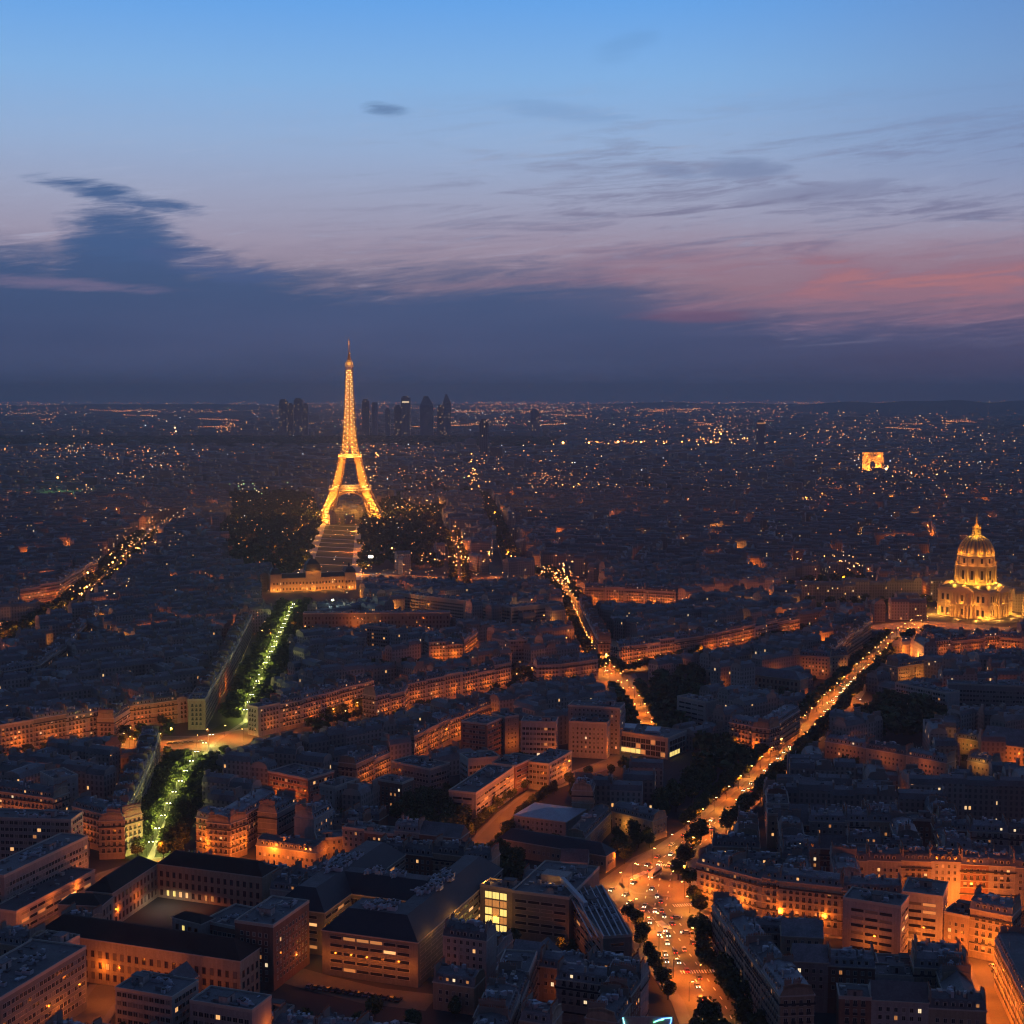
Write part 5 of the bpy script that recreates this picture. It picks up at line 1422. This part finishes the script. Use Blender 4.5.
# traffic on the junction: pixel, heading toward (degrees; 90 = away from the camera)
JC = [(626, 896, 235), (630, 904, 240), (652, 890, 250), (657, 897, 262), (661, 903, 80), (645, 907, 255), (643, 911, 80), (650, 923, 262), (662, 912, 85), (664, 917, 268), (676, 919, 20), (665, 931, 268), (668, 936, 270), (659, 935, 268), (667, 944, 270),
      (684, 951, 92), (675, 953, 92), (665, 955, 275), (666, 962, 275), (678, 963, 275), (687, 972, 92), (699, 979, 95), (697, 987, 275), (686, 934, 180), (612, 891, 240), (634, 884, 238), (658, 858, 60), (651, 872, 58), (648, 866, 240), (700, 1000, 95), (708, 1010, 275), (672, 846, 60), (684, 836, 64),
      (693, 944, 96), (672, 925, 100), (655, 912, 262)]
random.seed(11)
for i, (u, v, a) in enumerate(JC):
    q = P(u, v); where = 'upper part' if v < 890 else 'middle' if v < 930 else 'lower part'
    ix = sum(1 for (uu, vv, _) in JC[:i] if ('upper part' if vv < 890 else 'middle' if vv < 930 else 'lower part') == where)
    side = 'facing the camera' if 180 <= a <= 300 else 'seen from behind'
    car(q.x, q.y, R(a), f"small {{c}} car {side}, {ORD[min(ix, 19)]} down in the {where} of the junction", 'traffic on the wide junction')
i = 0
for p, d in along(blvd[4:8], 17, 4):
    for s, hd in ((2.6, 0), (-2.6, math.pi)):
        if random.random() < .62:
            i += 1; q = p + Vector((-d.y, d.x))*(-s)
            car(q.x, q.y, math.atan2(d.y, d.x)+hd, f"small {{c}} car {ORD[min(i-1, 19)]} up the boulevard from the junction, {'going away' if hd == 0 else 'coming down'}", 'traffic on the boulevard')
i = 0
for p, d in along(blvd[8:10], 16, 4):
    for s, hd in ((2.2, 0), (-2.2, math.pi)):
        if random.random() < .7:
            i += 1; q = p + Vector((-d.y, d.x))*(-s)
            car(q.x, q.y, math.atan2(d.y, d.x)+hd, f"tiny {{c}} car {ORD[min(i-1, 19)]} above the upper crossing, {'going away' if hd == 0 else 'coming down'}", 'traffic above the upper crossing')
# parked cars in the forecourt and around the roundabout
for k in range(15):
    q = L5(2+k*2.75, -14.5); car(q.x, q.y, math.atan2(e2.y, e2.x), f"dark parked car, {ORD[k]} from the right in the bright forecourt", 'cars parked in the forecourt', on=False, c=random.choice([0, 0, 5, 4]))
for k in range(7):
    q = P(170+k*5.2, 744.5-k*.4); car(q.x, q.y, R(12), f"dark parked car, {ORD[k]} from the left on the roundabout", 'cars parked by the roundabout', on=False, c=random.choice([0, 0, 5]))
for k in range(9):
    t = k/9; q = Vector(lerp(P(1008, 1020), P(984, 962), t)); car(q.x+2.6, q.y, R(100), f"small {{c}} car parked {ORD[k]} up the bright lower right street", 'cars parked along the bright lower right street', on=False)
for k, (u, v) in enumerate([(822, 690), (806, 700), (838, 697), (850, 692), (815, 705), (830, 704), (842, 686), (858, 700), (826, 712), (868, 704)]):
    q = P(u, v); car(q.x, q.y, random.uniform(0, 6), f"tiny {{c}} car, {ORD[k]} in the cluster of headlights on the upper crossing", 'traffic on the upper crossing')
for k in range(14):
    p = Vector(lerp(P(596, 645), P(612, 676), (k % 7)/7)); car(p.x+(k//7)*5-2.5, p.y, R(270 if k < 7 else 90), f"tiny car, {ORD[k]} in the queue at the star junction", 'traffic at the star junction')
# the bus
q = P(655, 876); bt = empty('bus', q.x, q.y, .2, R(62)); tag(bt, 'long white bus at the top of the wide junction', 'bus')
b = MB(); b.box(-6, 6, -1.25, 1.25, .4, 3.0, 0); b.box(-5.8, 5.8, -1.27, 1.27, 1.4, 2.4, 1); b.box(-2, 2, -.7, .7, 3.0, 3.25, 0); b.obj('body', [M['trim'], M['glass']], bt)
for sx in (-3.8, 3.6):
    for sy in (-1.1, 1.1): link('wheel', WH, bt, (sx, sy, .45), scale=(1.4, 1.2, 1.4))
for sy in (-.9, .9): link('headlight', HL, bt, (-6.02, sy, .9)); link('taillight', TL, bt, (6.02, sy, 1.0))

# ------------------------------------------------------------------ filler quarters
random.seed(21)
def blocks(theta, region, L1=(62, 105), L2=(42, 62), street=10, ext=(-1000, 1300, 400, 2600), org=(0, 0)):
    """perimeter blocks on a turned grid; yields (quad, height, inner?)"""
    th = R(theta); E1 = Vector((math.cos(th), math.sin(th))); E2 = Vector((-math.sin(th), math.cos(th)))
    out = []; streets = []
    t = -3900
    while t < 3900:
        w2 = random.uniform(*L2); s = -3900+random.uniform(0, 60)
        while s < 3900:
            w1 = random.uniform(*L1)
            c = Vector(org)+E1*(s+w1/2)+E2*(t+w2/2)
            if region(c.x, c.y):
                o = Vector(org)+E1*s+E2*t; hb_ = random.uniform(17, 22)
                def Q(a0, a1, b0, b1): return [o+E1*a0+E2*b0, o+E1*a1+E2*b0, o+E1*a1+E2*b1, o+E1*a0+E2*b1]
                dp = 11.5
                a = 0
                while a < w1-8:
                    w = random.uniform(11, 20); a2 = min(a+w, w1)
                    if w1-a2 < 9: a2 = w1
                    out.append((Q(a, a2, 0, dp), hb_+random.uniform(-2.5, 2.5), 0)); a = a2
                a = 0
                while a < w1-8:
                    w = random.uniform(11, 20); a2 = min(a+w, w1)
                    if w1-a2 < 9: a2 = w1
                    out.append((Q(a, a2, w2-dp, w2), hb_+random.uniform(-2.5, 2.5), 2)); a = a2
                for (x0, x1) in ((0, dp), (w1-dp, w1)):
                    bpos = dp
                    while bpos < w2-dp-7:
                        b2_ = min(bpos+random.uniform(13, 20), w2-dp)
                        if w2-dp-b2_ < 8: b2_ = w2-dp
                        out.append((Q(x0, x1, bpos, b2_), hb_+random.uniform(-2.5, 2.5), 1)); bpos = b2_
                if w2 > 46 and random.random() < .7:
                    out.append((Q(w1*.3, w1*.3+random.uniform(12, 30), w2*.5-4, w2*.5+4), random.uniform(6, 14), 3))
                streets.append((o-E2*street/2, o+E1*w1-E2*street/2)); streets.append((o-E1*street/2, o-E1*street/2+E2*w2))
            s += w1+street
        t += w2+street
    return out, streets
def inview(x, y, m=40):
    u, v = to_px(x, y, 12); return -m < u < 1024+m and v < 1024+m*1.4
Z = []
zones = [(-20, lambda x, y: y < 900 and x < 70 and inview(x, y)),
         (-8, lambda x, y: y < 960 and x >= 70 and inview(x, y)),
         (38, lambda x, y: 900 <= y < 1900 and x < 330 and not (y < 960 and x >= 70) and inview(x, y)),
         (2, lambda x, y: y >= 960 and y < 1900 and x >= 330 and inview(x, y)),
         (22, lambda x, y: 1900 <= y < 3300 and x < 0 and inview(x, y)),
         (-12, lambda x, y: 1900 <= y < 3300 and x >= 0 and inview(x, y))]
CAND = []; STR = []
for th, rg in zones:
    far = th in (22, -12)
    a, s = blocks(th, rg, **(dict(L1=(80, 150), L2=(60, 95), street=14) if far else {}))
    CAND += a; STR += s
CAND.sort(key=lambda c: (c[0][0]+c[0][2]).length)
farb = MB(); farr = MB(); nfill = 0; LIMIT = 300-NROW[0]-24
STORY = {0: 'mansard', 1: 'slope-sided'}
LOOK = ['dark grey', 'slate blue', 'pale zinc', 'brown walled', 'cream walled', 'soot dark', 'grey plastered']
used = {}; YARD = []
def jl(x): return ORD[x] if x < 20 else ORD[19]
FEAT = ['with chimneys', 'with patched roof', 'with dormers']
def far_block(q, h, side=True):
    q = [tuple(p) for p in q]; q = ccw(q)
    farb.prism(q, 0, h, 0, top=False)
    if math.dist(q[0], q[1]) < math.dist(q[1], q[2]) and side: q = q[1:]+q[:1]
    ridge_roof(farr, farb, q, h, clutter=random.choice([2, 3, 4]) if Vector(q[0]).length < 2200 else 1, fin=0)
    c = Vector(q[0]); dd = Vector(q[1])-c
    for t in (.04, .96):
        if random.random() < .6:
            e = dd.normalized(); n = Vector((-e.y, e.x)); p = c+dd*t; L = random.uniform(3, 7)
            farr.prism([tuple(p-e*.5+n*2), tuple(p+e*.5+n*2), tuple(p+e*.5+n*(2+L)), tuple(p-e*.5+n*(2+L))], h+1, h+random.uniform(5.2, 6.8), 1)
for q, h, kind in CAND:
    if not free(q): continue
    cen = (q[0]+q[2])/2; D = cen.length
    if D < 500: continue
    u, v = to_px(cen.x, cen.y, h)
    if not (-25 < u < 1049 and v < 1060): continue
    hd = hides(q, h)
    if hd > .04:
        for k in (.7, .5, .33):
            if hides(q, h*k) <= .04: h *= k; break
        else:
            if hides(q, 5) < .5 and D < 1500:
                for _ in range(2): p = q[0]+(q[1]-q[0])*random.random()+(q[3]-q[0])*random.random(); YARD.append((p.x, p.y, random.uniform(.55, .85), None, 'in a dark yard'))
            occupy(q); continue
        if kind != 3: kind = 4
    occupy(q, 2)
    if nfill < LIMIT and D < 1250:
        nfill += 1
        best = min(LM, key=lambda l: math.hypot(l[0]-cen.x, l[1]-cen.y)); nm = best[2]
        dx, dy = cen.x-best[0], cen.y-best[1]
        side = ('behind' if dy > 0 else 'before') if abs(dy) > abs(dx) else ('right of' if dx > 0 else 'left of')
        k = (nm, side); used[k] = used.get(k, 0)+1
        lab = f"{random.choice(LOOK)} block {random.choice(FEAT)}, {jl(used[k]-1)} out {side} {nm}"
        if used[k] > 20: lab = f"{random.choice(LOOK)} block, {jl(used[k]-21)} past the twentieth out {side} {nm}"
        f = (0, 2)
        hide = h-9.5 if kind < 3 else 0
        if kind == 3: compound('apartment_building', lab, 'courtyard building', [dict(q=q, h=h, roof=random.choice(['hip', 'flat', 'gable']), rise=3, f=())], wall=random.choice(['plaster', 'stone']), chim=False, plants=False)
        else:
            if kind == 1: q = [q[1], q[2], q[3], q[0]]; 
            rf = 'mansard' if random.random() < .8 else random.choice(['flat', 'gable'])
            compound('apartment_building', lab, 'apartment block', [dict(q=q, h=h, roof=rf, f=f)], wall=random.choice(['stone', 'plaster', 'plaster', 'brick']), win=random.choice(['small', 'haus']), lit=.075, minz=hide, group='apartment blocks of the inner quarters')
    else: far_block(q, h)
# the quarters further off, coarser as they recede
random.seed(33)
def inpoly_any(x, y): return occ_at(x, y) if (OX0 < x < OX0+4200 and OY0 < y < OY0+3000) else 0
FORE = [(-1e9, 1e9)]
def wood(x, y):
    u, v = to_px(x, y, 0)
    return (v < 449 and v > 438 and u < 560) 
for (y0, y1, sy, sx, hh) in [(3250, 4600, 46, 40, (14, 24)), (4600, 7000, 85, 62, (13, 26)), (7000, 11000, 170, 110, (11, 30)), (11000, 19000, 420, 220, (10, 32))]:
    y = y0
    while y < y1:
        x = -.37*y
        while x < .37*y:
            th = R(20 if math.sin(x/900)+math.cos(y/1100) > 0 else -15); e = Vector((math.cos(th), math.sin(th))); n = Vector((-e.y, e.x))
            c = Vector((x+random.uniform(-.3, .3)*sx, y+random.uniform(-.3, .3)*sy))
            if not wood(c.x, c.y) and random.random() < .82 and not inpoly_any(c.x, c.y):
                L = sx*random.uniform(.5, .9)/2; w = min(sy*.24, random.uniform(6, 9)*(1 if y < 4600 else 2))
                q = [tuple(c-e*L-n*w), tuple(c+e*L-n*w), tuple(c+e*L+n*w), tuple(c-e*L+n*w)]
                h = random.uniform(*hh)*(1.7 if random.random() < .04 else 1)
                farb.prism(q, 0, h, 0, top=False); farr.frustum(q, h, inset(q, w*.6), h+random.uniform(1, 4))
            x += sx
        y += sy
k = len(farb.V); nm_ = len(farb.F)
farb.V += farr.V; farb.F += [tuple(i+k for i in f) for f in farr.F]; farb.m += [(1, 2, 3, 4)[m_] for m_ in farr.m]; farb.uv += farr.uv
fo = farb.obj('distant_city_blocks', [M['wallwin'], M['zinc_far'], M['chimney'], M['chimney'], M['light_roof']], uv=True)
tag(fo, 'dense mass of far city roofs and walls stretching to the horizon', 'city blocks', kind='stuff')
# glow of the side streets
random.seed(9); FS = []
for a, b in STR:
    c = (a+b)/2; D = c.length
    if not inview(c.x, c.y, 10): continue
    L = (b-a).length
    if D < 1300 and random.random() < (.26 if c.x > 60 and D < 950 else .50):
        for i in range(max(1, int(L/34))):
            p = a+(b-a)*((i+.5)/max(1, int(L/34)))
            if occ_at(p.x, p.y) != 2: light(SOD, random.choice([800, 1600, 3000]) if D > 850 else random.choice([500, 1000]), p.x, p.y, 6.5, spot=random.choice([0, 0, 168]))
    elif D >= 1300 and random.random() < (.48 if D < 2000 else .40):
        FS.append((a, b))
        light(SOD if random.random() < .8 else SODY, random.choice([3000, 6000, 12000, 20000])*(1 if D < 2000 else 1.8), c.x, c.y, 9, size=.8)

# ------------------------------------------------------------------ trees
random.seed(3)
def crown_mesh(nm, n, size, seed, w=4.2, hgt=7.5):
    rnd = np.random.RandomState(seed)
    cl = [(rnd.normal(0, .42, 3)) for _ in range(9)]
    pos = []
    while len(pos) < n:
        c = cl[rnd.randint(len(cl))]; p = c + rnd.normal(0, .30, 3)
        r = np.linalg.norm(p)
        if r < 1.05 and r > .25: pos.append(p)
    P3 = np.array(pos); b_ = []
    V = []; F = []
    for i, p in enumerate(P3):
        c = np.array([p[0]*w, p[1]*w, p[2]*hgt*.5+hgt*.5+3.2])
        a = rnd.normal(0, 1, 3); a /= np.linalg.norm(a); t = np.cross(a, [0, 0, 1.0]); t /= max(np.linalg.norm(t), 1e-3); s = np.cross(a, t)
        k = size*rnd.uniform(.6, 1.3)
        V += [c-t*k-s*k*.6, c+t*k-s*k*.7, c+t*k*.8+s*k*.7, c-t*k*.9+s*k*.6]; F.append((4*i, 4*i+1, 4*i+2, 4*i+3))
    return V, F
CRN = []
for i in range(5):
    V, F = crown_mesh('crown', 750, .52, i); CRN.append(mesh('crown', V, F, [M['leaf']]))
tb = MB(); tb.lathe([(.28, 0), (.2, 3), (.13, 6.5)], 6)
for k in range(5):
    a = k*1.26; tb.beam((0, 0, 3+k*.3), (1.8*math.cos(a), 1.8*math.sin(a), 6.5), .12)
TRK = tb.mesh('trunk', [M['bark']])
TREES += YARD
TREES = [t for t in TREES if occ_at(t[0], t[1]) != 2]
TREES = [t for t in TREES if inview(t[0], t[1], 30)]
TREES.sort(key=lambda t: math.hypot(t[0], t[1]))
tV, tF = [], []
lowp = [crown_mesh('c', 70, 1.5, 50+i) for i in range(4)]
lowV = [np.array(v) for v, f in lowp]
tc_ = {}
for i, (x, y, s, var, where) in enumerate(TREES):
    if i < 298:
        r = empty('tree', x, y, 0, random.uniform(0, 6.28)); r.scale = (s, s, s*random.uniform(.9, 1.15))
        
        if where == 'in a dark yard': nl = min(LM, key=lambda l: math.hypot(l[0]-x, l[1]-y))[2]; where = 'in a yard by '+nl
        tc_[where] = tc_.get(where, 0)+1; k = tc_[where]
        w10 = ('' if k <= 20 else 'past the twentieth, ' if k <= 40 else 'past the fortieth, ' if k <= 60 else 'past the sixtieth, ' if k <= 80 else 'past the eightieth, ')
        tag(r, f"{random.choice(['full', 'round', 'broad', 'dark', 'dense'])} leafy tree, {ORD[(k-1)%20]} nearest {w10}{where}", 'tree', 'trees '+where)
        link('trunk', TRK, r); link('crown', CRN[i % 5], r)
    else:
        a = random.uniform(0, 6.28); v = lowV[i % 4]*s; ca, sa = math.cos(a), math.sin(a)
        v2 = np.stack([v[:, 0]*ca-v[:, 1]*sa+x, v[:, 0]*sa+v[:, 1]*ca+y, v[:, 2]], 1)
        n0 = len(tV)*1; tF += [(n0+4*j, n0+4*j+1, n0+4*j+2, n0+4*j+3) for j in range(len(v)//4)]; tV += [tuple(p) for p in v2]
# the wood on the far side of the river, as one mass
for _ in range(9000):
    u = random.uniform(-10, 600); v = random.uniform(438.5, 450); 
    if u > 430 and random.random() < (u-430)/170: continue
    p = P(u, v); s = random.uniform(12, 26); n0 = len(tV)
    a = random.uniform(0, 3.14); d = Vector((math.cos(a)*s, math.sin(a)*s)); z = random.uniform(4, 13)
    tV += [(p.x-d.x, p.y-d.y, z-3), (p.x+d.x, p.y+d.y, z-2), (p.x+d.x*.7, p.y+d.y*.7, z+7), (p.x-d.x*.8, p.y-d.y*.8, z+6)]; tF.append((n0, n0+1, n0+2, n0+3))
fm_ = mesh('distant_foliage', tV, tF, [M['leaf']])
tag(link('distant_foliage', fm_), 'dark masses of distant park trees and woods', 'trees', kind='stuff')

# ------------------------------------------------------------------ far lights of the city
random.seed(77)
def sparks(name, label, mats, items):
    V, F, m_ = [], [], []
    for (x, y, z, s, mi) in items:
        i = len(V); V += [(x-s, y, z), (x, y-s, z), (x+s, y, z), (x, y+s, z), (x, y, z+s), (x, y, z-s)]
        for f in ((0, 1, 4), (1, 2, 4), (2, 3, 4), (3, 0, 4), (1, 0, 5), (2, 1, 5), (3, 2, 5), (0, 3, 5)): F.append(tuple(i+k for k in f)); m_.append(mi)
    o = link(name, mesh(name, V, F, mats, m_)); tag(o, label, 'city lights', kind='stuff')
def em(nm, c, s): return mat(nm, (.4, .3, .2), .5, var=0, emis=c, estr=s)
FM = [em('far_sodium', (1, .27, .06), 3.6), em('far_amber', (1, .38, .10), 4.2), em('far_warm_white', (1, .62, .32), 4), em('far_white', (.85, .92, 1), 3.2), em('far_red', (1, .10, .04), 3), em('far_green', (.6, 1, .35), 2.2), em('far_bright', (1, .36, .08), 20)]
IT = []
def pm(): 
    r = random.random(); return 0 if r < .5 else 1 if r < .78 else 2 if r < .91 else 3 if r < .955 else 4 if r < .985 else 5
def S(x, y, z, px=.5, mi=None):
    D = math.hypot(x, y); z = z+(16 if D > 3200 and z < 20 else 0); IT.append((x, y, z, px*D/1500*(.8 if D < 3500 else .98), pm() if mi is None else mi))
dens = [(random.uniform(-40, 1064), 404+random.random()**1.4*150, random.uniform(14, 60), random.uniform(2, 9)) for _ in range(60)]
for _ in range(3400):            # scattered
    v = 403.5 + (random.random()**1.6)*150; u = random.uniform(0, 1024)
    if random.random() < .62: dd = random.choice(dens); u = random.gauss(dd[0], dd[2]); v = max(403.6, random.gauss(dd[1], dd[3]*(.4+(dd[1]-403)/110)))
    if not 0 < u < 1024: continue
    if 438 < v < 450 and u < 470 and random.random() < .93: continue
    if 203 < u < 320 and 462 < v < 560 and random.random() < .8: continue
    p = P(u, v); z = random.uniform(6, 24)
    if v > 520: z = random.uniform(14, 24)
    S(p.x, p.y, z, random.choice([.22, .28, .35, .45, .6]))
for _ in range(1500):            # the dense far band
    v = 403.6+abs(random.gauss(0, 7)); u = random.uniform(0, 1024) if random.random() < .55 else random.gauss(720, 170)
    if not 0 < u < 1024: continue
    p = P(u, v); S(p.x, p.y, random.uniform(5, 60), random.choice([.22, .3, .38, .5]))
for _ in range(46):              # strings along far roads
    u = random.uniform(0, 1000); v = random.uniform(406, 432); L = random.uniform(8, 45); sl = random.uniform(-.1, .1)
    for k in range(int(L/1.7)):
        p = P(u+k*1.7+random.uniform(-.3, .3), v+k*1.7*sl+random.uniform(-.15, .15)); S(p.x, p.y, 10, random.uniform(.28, .5), random.choice([0, 0, 1]))
for u0, u1, v, n in [(0, 60, 416, 26), (125, 165, 413, 24), (165, 230, 414, 30), (455, 570, 413.5, 60), (640, 700, 412, 46), (800, 850, 410, 40), (860, 960, 412, 50), (950, 1024, 404, 40)]:
    for k in range(n): p = P(u0+(u1-u0)*(k+random.random())/n, v+random.gauss(0, .8)); S(p.x, p.y, 12, random.uniform(.25, .5), random.choice([0, 1, 1, 2]))
for (u, v, mi, s) in [(563, 450, 6, 1.3), (589, 450, 6, 1.0), (618, 449, 6, 1.2), (641, 449.5, 6, .9), (664, 451, 6, .6), (682, 449, 6, .7), (711, 449, 6, 1.1), (721, 440, 6, .8), (514, 577, 6, 1.6), (58, 490, 6, 1.0), (113, 573, 6, 1.2), (88, 584, 6, 1.3), (87, 599, 6, 1.2), (82, 606, 6, .9),
                      (365, 421, 2, 1.3), (175, 433, 2, 1.2), (176, 437, 2, 1.0), (886, 480, 2, 1.7), (165, 513, 3, 1.6), (392, 558, 6, 1.0)]:
    p = P(u, v); S(p.x, p.y, 14, s, mi)
def cluster(u, v, su, sv, n, mi, s0, s1, z=16):
    for _ in range(n):
        p = P(random.gauss(u, su), random.gauss(v, sv)); S(p.x, p.y, random.uniform(z-3, z+8), random.uniform(s0, s1), random.choice(mi))
cluster(720, 437, 10, 3.5, 26, [6, 0, 1], .3, .6); cluster(640, 449.5, 50, .5, 60, [0, 6], .3, .5); cluster(230, 432, 8, 3, 45, [0, 1, 1], .3, .55); cluster(50, 422, 6, 4, 20, [0, 1], .3, .5); cluster(570, 502, 14, 2.5, 30, [1, 6, 0], .3, .55); cluster(622, 504, 12, 2.5, 40, [1, 0, 6], .25, .5); cluster(540, 488, 10, 4, 35, [0, 0, 1], .3, .6)
cluster(475, 487, 4, 10, 40, [6, 0, 1], .3, .6); cluster(457, 556, 3, 14, 30, [0, 6], .3, .6); cluster(815, 508, 13, 2.5, 40, [1, 0, 6], .3, .5); cluster(905, 485, 12, 4, 30, [1, 6, 0], .3, .6)
cluster(850, 575, 14, 6, 50, [1, 6, 2], .4, .8); cluster(915, 572, 12, 4, 22, [1, 2], .4, .7); cluster(376, 475, 5, 10, 22, [0, 6, 1], .35, .7); cluster(350, 504, 9, 3, 22, [2, 3, 1], .35, .7); cluster(330, 512, 30, 2, 45, [0, 1], .3, .6); cluster(420, 520, 18, 5, 16, [1, 0, 6], .3, .6)
cluster(470, 572, 30, 3, 50, [6, 0, 1], .4, .8); cluster(560, 590, 9, 10, 60, [6, 1, 0], .4, .9); cluster(130, 560, 12, 10, 40, [6, 0, 1], .4, .8); cluster(110, 605, 22, 5, 40, [1, 2, 0], .4, .8); cluster(250, 498, 14, 3, 16, [5, 2], .4, .7)
cluster(720, 447, 16, 1.2, 40, [6, 0], .3, .5); cluster(155, 540, 50, 14, 90, [0, 1, 2], .3, .55); cluster(940, 430, 50, 6, 60, [0, 1], .28, .5); cluster(880, 505, 50, 12, 70, [0, 1, 2], .3, .5)
for a, b in FS:
    if random.random() < .6:
        for k in range(random.randint(2, 7)):
            t = random.random(); S(a.x+(b.x-a.x)*t, a.y+(b.y-a.y)*t, random.uniform(8, 23), random.choice([.25, .35, .5]), random.choice([0, 0, 1, 1, 2, 6]))
for _ in range(60):   # the lit stadium
    p = P(random.uniform(44, 76), random.uniform(500, 504)); S(p.x, p.y, 3, .5, 5)
for u in range(304, 326, 2):
    t = (u-303)/(322-303); 
for k in range(24):
    p = lerp(lsl[0], lsl[1], k/24); S(p[0]-6, p[1], 7, .7, random.choice([1, 2])); 
    if k % 2: p = lerp(lsr[0], lsr[1], k/24); S(p[0]+6, p[1], 7, .6, 1)
for pts in (saxe[4:],):
    for p, d in along(pts, 16, 3):
        for s in (-1, 1): q = p+Vector((-d.y, d.x))*7*s; S(q.x, q.y, 7, .8, random.choice([5, 2]))
for pts, st in ((villars, 17), (blvd[7:], 17), (lowend, 26), (bret, 22), (fonten, 22), (tourv, 30)):
    for p, d in along(pts, st, 3):
        for s in (-1, 1):
            q = p+Vector((-d.y, d.x))*random.uniform(3, 9)*s; S(q.x, q.y, random.uniform(1, 8), random.uniform(.3, .65), random.choice([6, 0, 0, 1, 1, 2]))
sparks('distant_city_lights', 'countless tiny orange and white lights of the far city', FM, IT)
st_ = P(60, 503); light((.4, 1, .25), 60000, st_.x, st_.y, 30)
sf = MB(); sf.face([(*P(u, v), .06) for u, v in [(44, 506), (76, 506), (75, 500), (47, 500)]]); tag(sf.obj('playing_field', [M['grass']]), kind='structure')

# ------------------------------------------------------------------ air
HAZE = 7.5e-5
if HAZE:
    h = MB(); h.box(-9500, 9500, -60, 23500, -1, 345)
    m = bpy.data.materials.new('haze'); m.use_nodes = True; T = NT(m.node_tree); T.n.clear()
    v = T.new('ShaderNodeVolumePrincipled'); v.inputs['Color'].default_value = (.85, .94, 1.0, 1); v.inputs['Density'].default_value = HAZE; v.inputs['Anisotropy'].default_value = 0.0
    out = T.new('ShaderNodeOutputMaterial'); T.l.new(v.outputs[0], out.inputs['Volume'])
    tag(h.obj('haze', [m]), 'thin blue evening haze over the whole city', 'haze', kind='stuff')
for i, (r, w) in enumerate(LAMPS):
    j = sum(1 for (rr, ww) in LAMPS[:i] if ww == w)
    tag(r, f"{ORD[j % 20]}{'' if j < 20 else ' of second twenty' if j < 40 else ' of third twenty'} lamp {w}", 'street lamp', 'street lamps '+w)
print('ROW', NROW, 'FILL', nfill, 'WIN', NWIN, 'TREES', len(TREES), 'LAMPS', len(LAMPS), 'LIGHTS', len([o for o in scene.objects if o.type == 'LIGHT']), 'OBJ', len(scene.objects))
